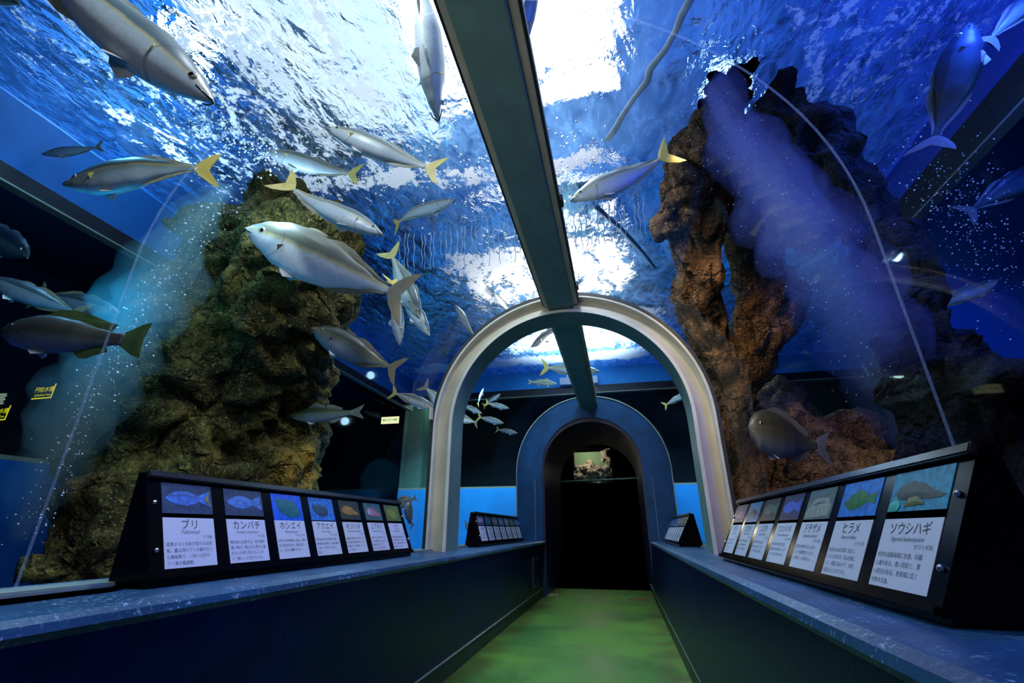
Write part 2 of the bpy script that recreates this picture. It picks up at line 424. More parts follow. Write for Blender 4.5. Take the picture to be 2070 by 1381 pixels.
# dark room beyond the doorway with a lit coral tank and a rail
bm = bmesh.new()
box(bm, (-1.55, 11.4, 0), (0.85, 11.5, 3.0)); box(bm, (-1.55, 8.64, 0), (-1.45, 11.4, 3.0)); box(bm, (0.75, 8.64, 0), (0.85, 11.4, 3.0)); box(bm, (-1.55, 8.64, 2.95), (0.85, 11.4, 3.05))
struct('wall_far', bm, M_blackmatte)
ct = thing('coral_tank', 'small lit tank of pale coral rock seen through the dark doorway', 'fish tank', (-0.53, 10.6, 1.7))
bm = bmesh.new(); box(bm, (-0.99, 11.30, 1.72), (-0.10, 11.38, 2.52)); o = link('tank_back', bm, simple('green_water', (0.10, 0.18, 0.10), 0.8), ct); o.location = (0.53, -10.6, -1.7)
for k, (x0, z0, x1, z1) in enumerate(((-1.05, 1.66, -0.98, 2.58), (-0.12, 1.66, -0.05, 2.58), (-1.05, 1.66, -0.05, 1.74), (-1.05, 2.50, -0.05, 2.58))):
    bm = bmesh.new(); box(bm, (x0, 10.62, z0), (x1, 10.70, z1)); o = link('frame_bar', bm, M_blackmatte, ct); o.location = (0.53, -10.6, -1.7)
for k, (lo, hi) in enumerate((((-1.05, 10.70, 1.66), (-0.99, 11.38, 2.58)), ((-0.11, 10.70, 1.66), (-0.05, 11.38, 2.58)), ((-1.05, 10.70, 1.66), (-0.05, 11.38, 1.70)), ((-1.05, 10.70, 2.54), (-0.05, 11.38, 2.58)))):
    bm = bmesh.new(); box(bm, lo, hi); o = link('tank_wall', bm, M_blackmatte, ct); o.location = (0.53, -10.6, -1.7)
lamp('coral_tank_lamp', 'POINT', (-0.65, 10.78, 2.48), 20, (1.0, 0.88, 0.66), 0.05)
random.seed(5)

# ------------------------------------------------------------------ rocks
def rock(blobs, voxel, amp, freq, seed, name, mats, ridged=0.5, smooth=True, clear=1.13, zs=1.0):
    bm = bmesh.new()
    for (p, r) in blobs:
        m = Matrix.Translation(p); bmesh.ops.create_icosphere(bm, subdivisions=2, radius=r, matrix=m)
    me = bpy.data.meshes.new('raw'); bm.to_mesh(me); bm.free()
    o = bpy.data.objects.new('raw', me); C.objects.link(o)
    md = o.modifiers.new('r', 'REMESH'); md.mode = 'VOXEL'; md.voxel_size = voxel
    dg = bpy.context.evaluated_depsgraph_get(); m2 = bpy.data.meshes.new_from_object(o.evaluated_get(dg))
    bpy.data.objects.remove(o); bpy.data.meshes.remove(me)
    off = Vector((seed * 7.3, seed * 3.1, seed * 1.7))
    nor = [v.normal.copy() for v in m2.vertices]
    for v, nn in zip(m2.vertices, nor):
        q = Vector((v.co.x, v.co.y, v.co.z * zs)) * freq + off
        a = noise.fractal(q, 1.0, 2.0, 5)
        b = 1 - abs(noise.noise(q * 1.9 + Vector((3, 1, 2)))) * 2
        c = noise.cell(q * 1.4 + Vector((a, a, -a)) * 0.5) - 0.5
        d2 = noise.ridged_multi_fractal(q * 1.3, 0.9, 2.2, 5, 1.0, 2.0) - 1.0
        e = noise.noise(Vector((q.x * 0.8, q.y * 0.8, q.z * 3.2)))
        v.co += nn * amp * (a * 0.7 - ridged * max(0, b - 0.45) * 1.6 + c * 0.4 + d2 * 0.42 + e * 0.3)
        dx = v.co.x - XC; dz = max(v.co.z - SPR, 0); d = math.hypot(dx, dz)      # stay outside the tunnel wall
        if d < clear and v.co.y < 6.7 and d > 1e-4:
            k = clear / d; v.co.x = XC + dx * k
            if dz > 0: v.co.z = SPR + dz * k
        v.co.z = min(v.co.z, WATER - 0.06); v.co.x = max(v.co.x, -4.05)
    for m in mats: m2.materials.append(m)
    for p in m2.polygons: p.use_smooth = smooth
    m2.name = name
    ob = bpy.data.objects.new(name, m2); C.objects.link(ob); return ob

def chain(pts, step=0.5):
    """pts: (px, py, D, radius in px) -> blobs along the polyline"""
    out = []
    for a, b in zip(pts[:-1], pts[1:]):
        n = max(1, int(math.hypot(b[0] - a[0], b[1] - a[1]) / (step * (a[3] + b[3]) / 2)))
        for k in range(n):
            f = k / n; q = [a[i] + (b[i] - a[i]) * f for i in range(4)]
            out.append((spot3(q[0], q[1], q[2]), q[3] / FPX * q[2]))
    q = pts[-1]; out.append((spot3(q[0], q[1], q[2]), q[3] / FPX * q[2])); return out

def sp(*L): return [(spot3(a, b, D), r / FPX * D) for a, b, D, r in L]

left = sp((560, 640, 3.7, 150), (470, 720, 3.7, 170), (600, 540, 3.7, 130), (500, 520, 3.7, 110), (600, 760, 3.8, 75), (420, 640, 3.6, 120), (640, 480, 3.8, 80),
          (430, 470, 3.7, 80), (560, 440, 3.9, 70), (400, 800, 3.6, 190), (560, 870, 3.9, 110), (330, 860, 3.4, 160), (500, 960, 3.8, 160), (310, 980, 3.2, 150),
          (590, 950, 4.0, 70), (620, 830, 3.9, 55), (330, 700, 3.5, 80), (250, 1040, 2.9, 120), (650, 590, 3.8, 62), (300, 1100, 3.0, 140), (520, 1080, 3.6, 150), (170, 1130, 2.6, 90))
o = rock(left, 0.034, 0.17, 1.6, 1, 'rock', [M_rock], 0.7)
tag(o, 'big olive brown boulder rising beside the left side of the tunnel', 'rock')
right = chain([(1478, 1150, 3.9, 80), (1484, 990, 3.9, 56), (1468, 880, 3.9, 56), (1456, 790, 3.85, 52), (1440, 720, 3.8, 50), (1422, 640, 3.75, 50), (1412, 560, 3.65, 52), (1402, 490, 3.6, 58), (1392, 420, 3.55, 68), (1390, 340, 3.45, 66), (1410, 270, 3.4, 60), (1440, 200, 3.3, 56), (1462, 130, 3.2, 54)], 0.3)
right += chain([(1480, 800, 3.9, 54), (1515, 730, 3.9, 56), (1540, 660, 3.9, 66), (1545, 590, 3.9, 66), (1530, 510, 3.9, 66), (1498, 440, 3.85, 66), (1470, 390, 3.75, 70), (1450, 320, 3.6, 66), (1480, 250, 3.45, 56)], 0.3)
right += chain([(1326, 440, 3.55, 18), (1345, 470, 3.5, 24), (1370, 460, 3.5, 30)]) + chain([(1575, 640, 4.0, 46), (1610, 600, 4.1, 34)]) + chain([(1510, 860, 3.95, 54), (1540, 960, 4.0, 60), (1570, 1060, 4.0, 70)])
o = rock(right, 0.026, 0.085, 2.6, 4, 'rock', [M_trunk], 0.9, zs=0.45)
tag(o, 'forked red brown rock pillar rising beside the right leg of the arch', 'rock')
rb = sp((1560, 880, 4.3, 110), (1640, 960, 4.0, 120), (1720, 900, 4.2, 90), (1600, 1010, 3.9, 120), (1540, 980, 3.9, 80), (1700, 1020, 3.6, 120), (1800, 1000, 3.4, 110))
o = rock(rb, 0.05, 0.14, 1.8, 9, 'rock', [M_trunk], 0.7)
tag(o, 'low mottled brown rock behind the right hand fish sign', 'rock')
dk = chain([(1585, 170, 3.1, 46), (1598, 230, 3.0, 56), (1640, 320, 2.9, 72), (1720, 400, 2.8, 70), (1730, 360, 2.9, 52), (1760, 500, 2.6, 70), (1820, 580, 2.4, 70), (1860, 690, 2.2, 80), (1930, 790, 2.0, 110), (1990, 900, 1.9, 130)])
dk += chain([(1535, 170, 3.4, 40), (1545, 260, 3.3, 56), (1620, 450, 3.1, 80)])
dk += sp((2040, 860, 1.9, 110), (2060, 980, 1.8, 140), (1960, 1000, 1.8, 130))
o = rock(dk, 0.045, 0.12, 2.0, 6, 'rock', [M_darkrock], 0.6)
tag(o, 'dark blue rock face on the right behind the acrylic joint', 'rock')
cor = []
for k in range(90):
    x = -0.98 + 0.90 * random.random(); hgt = 1.70 + 0.52 + 0.08 * math.sin(3 * x) + (0.42 if x > -0.33 else 0.0) + (0.12 if -0.75 < x < -0.5 else 0)
    cor.append((Vector((x, 10.95 + 0.25 * random.random(), 1.72 + (hgt - 1.74) * random.random() ** 0.6)), 0.05 + 0.05 * random.random()))
cr = rock(cor, 0.025, 0.04, 6, 3, 'coral_rock', [M_coral], 0.6)
cr.parent = None
tag(cr, 'pale lumpy coral rock inside the small lit tank beyond the doorway', 'rock')
# rail in front of the coral tank
rl = thing('hand_rail', 'thin dark rail crossing in front of the small coral tank', 'rail', (-0.4, 9.9, 0))
bm = bmesh.new(); tube(bm, [(-1.2, 9.9, 1.72), (0.42, 9.9, 1.76)], 0.018); o = link('rail', bm, simple('rail_metal', (0.08, 0.14, 0.12), 0.3, metal=0.6), rl); o.location = (0.4, -9.9, 0)
for x in (-1.2, 0.42):
    bm = bmesh.new(); tube(bm, [(x, 9.9, 0.0), (x, 9.9, 1.74)], 0.016); o = link('post', bm, simple('rail_post', (0.16, 0.12, 0.06), 0.4), rl); o.location = (0.4, -9.9, 0)

# ------------------------------------------------------------------ tank walls with window strips
ZS, ZB0, ZB1 = 1.52, 3.09, 3.24      # sill, rim underside, rim top
def wallrun(name, p0, p1, upper, lower, th=0.12, sill=ZS, b0=ZB0, b1=ZB1):
    """a tank wall between two plan points: blue wall below, open window strip, black rim with pale edge, blue wall above"""
    p0, p1 = Vector((p0[0], p0[1], 0)), Vector((p1[0], p1[1], 0)); d = p1 - p0; L = d.length; d.normalize()
    nrm = Vector((d.y, -d.x, 0))
    M = Matrix(((d.x, nrm.x, 0, p0.x), (d.y, nrm.y, 0, p0.y), (0, 0, 1, 0), (0, 0, 0, 1)))
    bm = bmesh.new()
    box(bm, (0, 0, -0.9), (L, th, sill - 0.03), 0, M); box(bm, (0, 0, b1), (L, th, 4.7), 1, M)
    box(bm, (0, -0.03, b0 + 0.014), (L, th, b1), 2, M); box(bm, (0, -0.035, b0), (L, th, b0 + 0.014), 3, M); box(bm, (0, -0.02, sill - 0.03), (L, th, sill), 3, M)
    bmesh.ops.recalc_face_normals(bm, faces=bm.faces)
    return struct(name, bm, [lower, upper, M_rim, M_rimline])
XL, YE = -4.1, 8.5
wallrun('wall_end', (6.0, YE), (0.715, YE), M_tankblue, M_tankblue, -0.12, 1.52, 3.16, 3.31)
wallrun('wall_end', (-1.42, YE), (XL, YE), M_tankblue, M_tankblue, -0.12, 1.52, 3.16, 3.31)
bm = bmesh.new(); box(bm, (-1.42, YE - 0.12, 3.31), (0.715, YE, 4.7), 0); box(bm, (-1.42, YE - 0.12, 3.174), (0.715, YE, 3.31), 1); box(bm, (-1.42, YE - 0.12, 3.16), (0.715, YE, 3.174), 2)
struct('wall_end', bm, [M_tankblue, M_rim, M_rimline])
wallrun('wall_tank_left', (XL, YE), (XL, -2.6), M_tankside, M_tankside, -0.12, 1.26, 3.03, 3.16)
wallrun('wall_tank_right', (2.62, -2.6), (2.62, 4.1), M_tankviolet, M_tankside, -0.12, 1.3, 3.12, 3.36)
bm = bmesh.new(); box(bm, (2.62, 4.0, -0.9), (6.0, 4.1, 4.7)); box(bm, (6.0, 4.0, -0.9), (6.1, 8.6, 4.7)); struct('wall_bay', bm, M_tankside)
bm = bmesh.new(); box(bm, (-4.3, -2.7, -0.9), (2.8, -2.6, 4.7)); struct('wall_back', bm, M_blackmatte)
bm = bmesh.new(); box(bm, (-4.3, -2.7, -1.0), (6.1, 8.7, -0.9)); struct('floor_tank', bm, M_tankside)
bm = bmesh.new(); box(bm, (-4.3, -2.7, 4.7), (6.1, 8.7, 4.8)); struct('ceiling', bm, M_ceiling)
# visitor gallery behind the windows
bm = bmesh.new()
box(bm, (-9.0, -3, -0.2), (-8.9, 12.5, 4.7)); box(bm, (-9.0, 12.4, -0.2), (9.0, 12.5, 4.7)); box(bm, (-9.0, -3, -0.3), (-4.3, 12.5, -0.2)); box(bm, (-9.0, -3, 4.7), (-4.3, 12.5, 4.8))
box(bm, (5.2, -3, -0.2), (5.3, 4.0, 4.7)); box(bm, (-4.3, 8.7, 4.7), (9, 12.5, 4.8)); box(bm, (-4.3, 8.7, -0.3), (9, 12.5, -0.2)); box(bm, (2.8, -3, 4.7), (5.3, 4, 4.8))
struct('wall_gallery', bm, M_gallery)
bm = bmesh.new(); box(bm, (-4.55, 9.3, -0.2), (-4.05, 9.8, 4.6)); bevel(bm, 0.01)
tag(link('column', bm, simple('column_green', (0.10, 0.24, 0.19), 0.6, var=0.1)), 'pale green square column outside the window left of the arch', 'column')
lamp('gallery_fill', 'POINT', (-3.6, 9.1, 3.4), 9, (0.6, 1.0, 0.85), 0.1)  # added lights to lift the dark gallery behind the windows
lamp('gallery_fill', 'POINT', (-6.5, 3.0, 3.4), 16, (0.10, 0.24, 1.0), 0.1)
lamp('gallery_fill', 'POINT', (4.0, 10.5, 3.4), 12, (0.4, 0.7, 0.9), 0.1)

# ------------------------------------------------------------------ water surface
def mat_water():
    n = N('rippled_water'); v = n.coord()
    sx = n.n('SeparateXYZ'); n.l(v, sx.inputs[0]); X, Y = sx.outputs[0], sx.outputs[1]
    vs = n.coord('Object', (1.0, 0.6, 1.0))
    r1 = n.noise(vs, 3.2, 3, 0.5, 0.6).outputs[0]; r2 = n.noise(vs, 11.0, 4, 0.55, 0.8).outputs[0]
    h = n.math('ADD', r1, n.math('MULTIPLY', r2, 0.30))
    calm = n.math('MULTIPLY', n.math('MULTIPLY', n.mapr(X, -1.6, -0.6), n.mapr(X, 1.1, 0.5)), n.math('MULTIPLY', n.mapr(Y, 1.9, 2.5), n.mapr(Y, 4.1, 3.5)))
    h = n.math('MULTIPLY', h, n.math('SUBTRACT', 1.0, n.math('MULTIPLY', calm, 0.8)))
    nor = n.bump(h, 1.0, 0.065)
    g = n.n('BsdfGlass'); g.inputs['IOR'].default_value = 1.33; g.inputs['Roughness'].default_value = 0.0
    g.inputs['Color'].default_value = (0.80, 0.92, 1.0, 1); n.l(nor, g.inputs['Normal'])
    # foam: ragged white patches on the surface, some painted for glints and bright water
    def band(val, a, b, c, d):      # rises a..b, falls c..d
        return n.math('MULTIPLY', n.mapr(val, a, b), n.mapr(val, c, d, 1.0, 0.0))
    wob = n.math('MULTIPLY', n.math('SUBTRACT', n.noise(v, 2.0, 3).outputs[0], 0.5), 0.5)
    Yw = n.math('ADD', Y, wob); Xw = n.math('ADD', X, wob)
    f1 = n.noise(n.coord('Object', (1.0, 0.45, 1)), 5.0, 8, 0.72, 1.2).outputs[0]
    f2 = n.noise(v, 22.0, 4, 0.7).outputs[0]
    fmix = n.math('ADD', n.math('MULTIPLY', f1, 0.62), n.math('MULTIPLY', f2, 0.38))
    # foam line across the tunnel and its curl to the left
    lineY = n.math('ADD', Yw, n.math('MULTIPLY', n.mapr(X, -0.9, -2.6), 0.25))
    a1 = n.math('MULTIPLY', band(lineY, 2.78, 2.92, 3.0, 3.14), band(X, -3.2, -2.2, 0.05, 0.22))
    # glitter under the jets, painted as white foam
    a2 = n.math('MULTIPLY', band(Yw, 3.95, 4.25, 4.7, 6.3), band(Xw, -2.1, -1.5, 0.15, 0.5))
    # streaks on the upper left
    a3 = n.math('MULTIPLY', band(Yw, -1.0, 0.4, 2.6, 3.6), band(Xw, -4.1, -2.9, -1.5, -1.1))
    # line along the end wall
    a4 = n.math('MULTIPLY', band(Yw, 7.3, 7.7, 7.9, 8.1), band(X, -4.5, -3.0, 0.3, 1.2))
    # broken patches on the right
    a5 = n.math('MULTIPLY', band(Yw, 0.6, 1.3, 2.6, 3.2), band(X, 1.0, 1.4, 2.4, 2.7))
    a6 = n.math('MULTIPLY', band(Yw, 5.6, 6.0, 7.2, 7.6), band(X, -2.2, -1.4, 0.5, 1.2))  # white painted in to brighten the water seen through the arch
    amt = n.math('MULTIPLY', a1, 0.195)
    for a, k in ((a2, 0.20), (a3, 0.125), (a4, 0.24), (a5, 0.12), (a6, 0.19)):
        amt = n.math('MAXIMUM', amt, n.math('MULTIPLY', a, k))
    foam = n.mapr(n.math('ADD', fmix, amt), 0.625, 0.68)
    foam = n.math('MULTIPLY', foam, n.mapr(amt, 0.02, 0.06))
    d = n.n('BsdfDiffuse'); d.inputs[0].default_value = (0.92, 0.96, 1.0, 1)
    tr = n.n('BsdfTranslucent'); tr.inputs[0].default_value = (0.92, 0.96, 1.0, 1)
    fm = n.n('MixShader'); fm.inputs[0].default_value = 0.4; n.l(d.outputs[0], fm.inputs[1]); n.l(tr.outputs[0], fm.inputs[2])
    hz = n.n('BsdfDiffuse'); hz.inputs[0].default_value = (0.15, 0.36, 0.66, 1)          # blue haze mixed in to lighten the dark reflecting surface
    hz2 = n.n('BsdfTranslucent'); hz2.inputs[0].default_value = (0.20, 0.44, 0.78, 1)
    ha = n.n('AddShader'); n.l(hz.outputs[0], ha.inputs[0]); n.l(hz2.outputs[0], ha.inputs[1])
    cl = n.noise(n.coord('Object', (1.0, 0.5, 1)), 7.0, 6, 0.65, 1.0).outputs[0]
    m0 = n.n('MixShader'); n.l(n.math('MULTIPLY', n.mapr(cl, 0.3, 0.72, 0.04, 0.38), n.math('ADD', n.mapr(X, -2.6, -0.9, 0.25, 1.0), n.mapr(Y, 5.0, 6.5, 0.0, 1.1))), m0.inputs[0]); n.l(g.outputs[0], m0.inputs[1]); n.l(ha.outputs[0], m0.inputs[2])
    m = n.n('MixShader'); n.l(foam, m.inputs[0]); n.l(m0.outputs[0], m.inputs[1]); n.l(fm.outputs[0], m.inputs[2])
    n.surf(m.outputs[0]); return n.m
bm = bmesh.new(); bmesh.ops.create_grid(bm, x_segments=190, y_segments=210, size=0.5)
for vtx in bm.verts:
    x = -3.97 + 9.95 * (vtx.co.x + 0.5); y = -2.55 + 10.92 * (vtx.co.y + 0.5)
    z = WATER + 0.030 * noise.fractal(Vector((x * 1.1, y * 0.8, 2.0)), 1.0, 2.0, 3)
    vtx.co = Vector((x, y, z))
bmesh.ops.delete(bm, geom=[q for q in bm.verts if q.co.x > 2.485 and q.co.y < 4.14], context='VERTS')
wo = link('water_surface', bm, mat_water(), smooth=True)
tag(wo, 'rippled water surface with white foam above the tunnel', 'water', kind='stuff')

# skylight over the water: bright diffusing panels in a frame
sk = thing('skylight', 'bright white lit opening above the water over the tunnel crown', 'skylight', (-0.5, 1.2, 4.0))
def panel(x0, y0, x1, y1, z, m, name):
    bm = bmesh.new(); box(bm, (x0, y0, z), (x1, y1, z + 0.02)); o = link(name, bm, m, sk); o.location = (0.5, -1.2, -4.0)
panel(-1.30, 0.6, 0.28, 2.95, 4.0, emis('skylight_white', (0.97, 0.98, 1.0), 3.2), 'bright_pane')
panel(-2.7, 0.5, -1.32, 3.2, 4.0, emis('skylight_grey', (0.78, 0.85, 0.90), 1.35), 'grey_pane')
panel(-1.6, 4.7, 0.35, 6.4, 4.0, emis('skylight_far', (1.0, 0.97, 0.90), 2.2), 'far_pane')
lamp('hall_fill', 'POINT', (1.3, 3.6, 4.0), 20, (0.38, 0.65, 1.0), 0.2)  # added unseen lights that brighten ceiling and walls above the water
lamp('hall_fill', 'POINT', (-3.3, 2.0, 4.1), 85, (0.42, 0.74, 1.0), 0.2)
lamp('hall_fill', 'POINT', (2.1, 1.0, 4.1), 120, (0.04, 0.14, 1.0), 0.2)
# ------------------------------------------------------------------ fish
def lerp_pts(pts, s):
    for (a, va), (b, vb) in zip(pts[:-1], pts[1:]):
        if s <= b:
            t = (s - a) / (b - a); t = t * t * (3 - 2 * t) * 0.5 + t * 0.5
            return va + (vb - va) * t
    return pts[-1][1]

SPEC = {  # heights and widths are shares of the whole length; profile runs snout (0) to tail root (1)
    'yellowtail': dict(H=0.215, W=0.135, root=0.87, tail='fork', fork=0.155,
        up=[(0, .03), (.04, .26), (.12, .55), (.25, .85), (.38, 1), (.55, .92), (.75, .55), (.9, .22), (1, .14)],
        lo=[(0, .03), (.04, .24), (.12, .55), (.25, .88), (.40, 1), (.55, .92), (.75, .52), (.9, .2), (1, .13)]),
    'amberjack': dict(H=0.30, W=0.15, root=0.87, tail='fork', fork=0.17,
        up=[(0, .04), (.04, .30), (.12, .64), (.25, .92), (.38, 1), (.55, .88), (.75, .5), (.9, .19), (1, .12)],
        lo=[(0, .03), (.04, .22), (.12, .52), (.25, .86), (.42, 1), (.58, .90), (.75, .52), (.9, .18), (1, .11)]),
    'bass': dict(H=0.215, W=0.12, root=0.84, tail='fork', fork=0.10,
        up=[(0, .04), (.05, .30), (.14, .58), (.28, .92), (.40, 1), (.58, .82), (.78, .52), (.92, .36), (1, .34)],
        lo=[(0, .05), (.05, .30), (.14, .60), (.28, .92), (.42, 1), (.60, .86), (.78, .52), (.92, .34), (1, .32)]),
    'grouper': dict(H=0.29, W=0.17, root=0.82, tail='fan', fork=0.145,
        up=[(0, .10), (.05, .38), (.14, .70), (.28, .97), (.40, 1), (.58, .86), (.78, .52), (.92, .36), (1, .34)],
        lo=[(0, .10), (.05, .42), (.14, .76), (.28, .98), (.42, 1), (.60, .86), (.78, .50), (.92, .34), (1, .32)]),
    'bream': dict(H=0.50, W=0.19, root=0.84, tail='fork', fork=0.19,
        up=[(0, .14), (.04, .48), (.11, .80), (.22, 1), (.38, 1), (.58, .80), (.78, .44), (.92, .21), (1, .18)],
        lo=[(0, .12), (.05, .46), (.14, .78), (.28, .98), (.42, 1), (.60, .82), (.78, .46), (.92, .20), (1, .17)]),
}
def mat_fish(name, back, flank, belly, H, stripe=None, gill=True, spec=0.5):
    n = N(name); v = n.coord(); sx = n.n('SeparateXYZ'); n.l(v, sx.inputs[0])
    z = n.math('DIVIDE', sx.outputs[2], H * 0.5)
    z = n.math('ADD', z, n.math('MULTIPLY', n.math('SUBTRACT', n.noise(v, 9.0, 4).outputs[0], 0.5), 0.25))
    f = n.math('ADD', n.math('MULTIPLY', z, 0.5), 0.5)
    st = [(0.18, belly), (0.48, flank), (0.56, stripe or flank), (0.62, back), (1.0, tuple(x * 0.75 for x in back))]
    c = n.ramp(f, st).outputs[0]
    c = n.mixc(n.mapr(n.noise(v, 60.0, 2).outputs[0], 0.5, 0.7, 0, 0.18), c, tuple(x * 0.5 for x in back))
    if gill:                                        # edge of the gill cover
        cx = n.math('SUBTRACT', sx.outputs[0], 0.36); cz = sx.outputs[2]
        r = n.math('SQRT', n.math('ADD', n.math('MULTIPLY', cx, cx), n.math('MULTIPLY', n.math('MULTIPLY', cz, cz), 0.75)))
        g = n.math('MULTIPLY', n.mapr(n.math('ABSOLUTE', n.math('SUBTRACT', r, 0.095)), 0.0, 0.009, 1.0, 0.0), n.mapr(cx, -0.03, -0.05))
        c = n.mixc(n.math('MULTIPLY', g, 0.35), c, tuple(x * 0.35 for x in back))
    n.surf(n.bsdf(c, 0.36, spec, 0.0, n.bump(n.noise(v, 140.0, 2).outputs[0], 0.08, 0.004)).outputs[0]); return n.m
SPEC['brown_fish'] = SPEC['amberjack']; SPEC['deep_yellowtail'] = dict(SPEC['yellowtail'], H=0.265, W=0.15); SPEC['dark_fish'] = SPEC['amberjack']; SPEC['dim_fish'] = SPEC['yellowtail']
M_FISH = {
    'dark_fish': mat_fish('fish_dark', (0.006, 0.012, 0.02), (0.018, 0.035, 0.05), (0.03, 0.055, 0.08), 0.30, None, True, 0.15),  # amberjack colours darkened to look poorly lit
    'brown_fish': mat_fish('fish_brown', (0.05, 0.05, 0.03), (0.14, 0.15, 0.12), (0.30, 0.34, 0.38), 0.30, (0.16, 0.13, 0.05)),
    'deep_yellowtail': mat_fish('fish_deep_yellowtail', (0.03, 0.05, 0.05), (0.14, 0.20, 0.20), (0.40, 0.52, 0.58), 0.265, (0.22, 0.20, 0.08)),
    'dim_fish': mat_fish('fish_dim', (0.03, 0.045, 0.05), (0.12, 0.16, 0.18), (0.20, 0.26, 0.30), 0.215),  # yellowtail colours darkened for fish in dim light
    'yellowtail': mat_fish('fish_yellowtail', (0.07, 0.11, 0.12), (0.34, 0.42, 0.44), (0.52, 0.60, 0.64), 0.215, (0.36, 0.34, 0.18)),
    'amberjack': mat_fish('fish_amberjack', (0.14, 0.14, 0.10), (0.72, 0.73, 0.72), (0.90, 0.92, 0.95), 0.30, (0.45, 0.38, 0.18)),
    'bass': mat_fish('fish_bass', (0.07, 0.10, 0.05), (0.16, 0.22, 0.17), (0.30, 0.40, 0.44), 0.215, (0.22, 0.24, 0.12)),
    'grouper': mat_fish('fish_grouper', (0.05, 0.055, 0.045), (0.045, 0.05, 0.04), (0.12, 0.17, 0.24), 0.29, None),
    'bream': mat_fish('fish_bream', (0.05, 0.05, 0.03), (0.075, 0.075, 0.05), (0.13, 0.15, 0.16), 0.50, None),
}
M_FIN = {'brown_fish': simple('fin_dark_brown', (0.10, 0.08, 0.04), 0.5), 'deep_yellowtail': simple('fin_strong_yellow', (0.45, 0.36, 0.06), 0.5), 'dark_fish': simple('fin_blue_grey', (0.06, 0.07, 0.08), 0.5), 'dim_fish': simple('fin_dim', (0.14, 0.13, 0.07), 0.5), 'yellowtail': simple('fin_yellow', (0.50, 0.42, 0.10), 0.5, var=0.2), 'amberjack': simple('fin_brown', (0.24, 0.20, 0.12), 0.5, var=0.2),
         'bass': simple('fin_grey', (0.20, 0.22, 0.18), 0.5, var=0.2), 'grouper': simple('fin_green', (0.05, 0.10, 0.03), 0.5, var=0.3), 'bream': simple('fin_dark', (0.12, 0.12, 0.10), 0.5, var=0.2)}
M_FIN2 = simple('fin_pale', (0.55, 0.58, 0.55), 0.5, var=0.2)
M_FINB = simple('fin_grey_yellow', (0.24, 0.25, 0.17), 0.5, var=0.2)
M_eye = simple('fish_eye', (0.006, 0.006, 0.008), 0.12, 0.8)
M_iris = simple('fish_iris', (0.45, 0.42, 0.30), 0.25, 0.6)

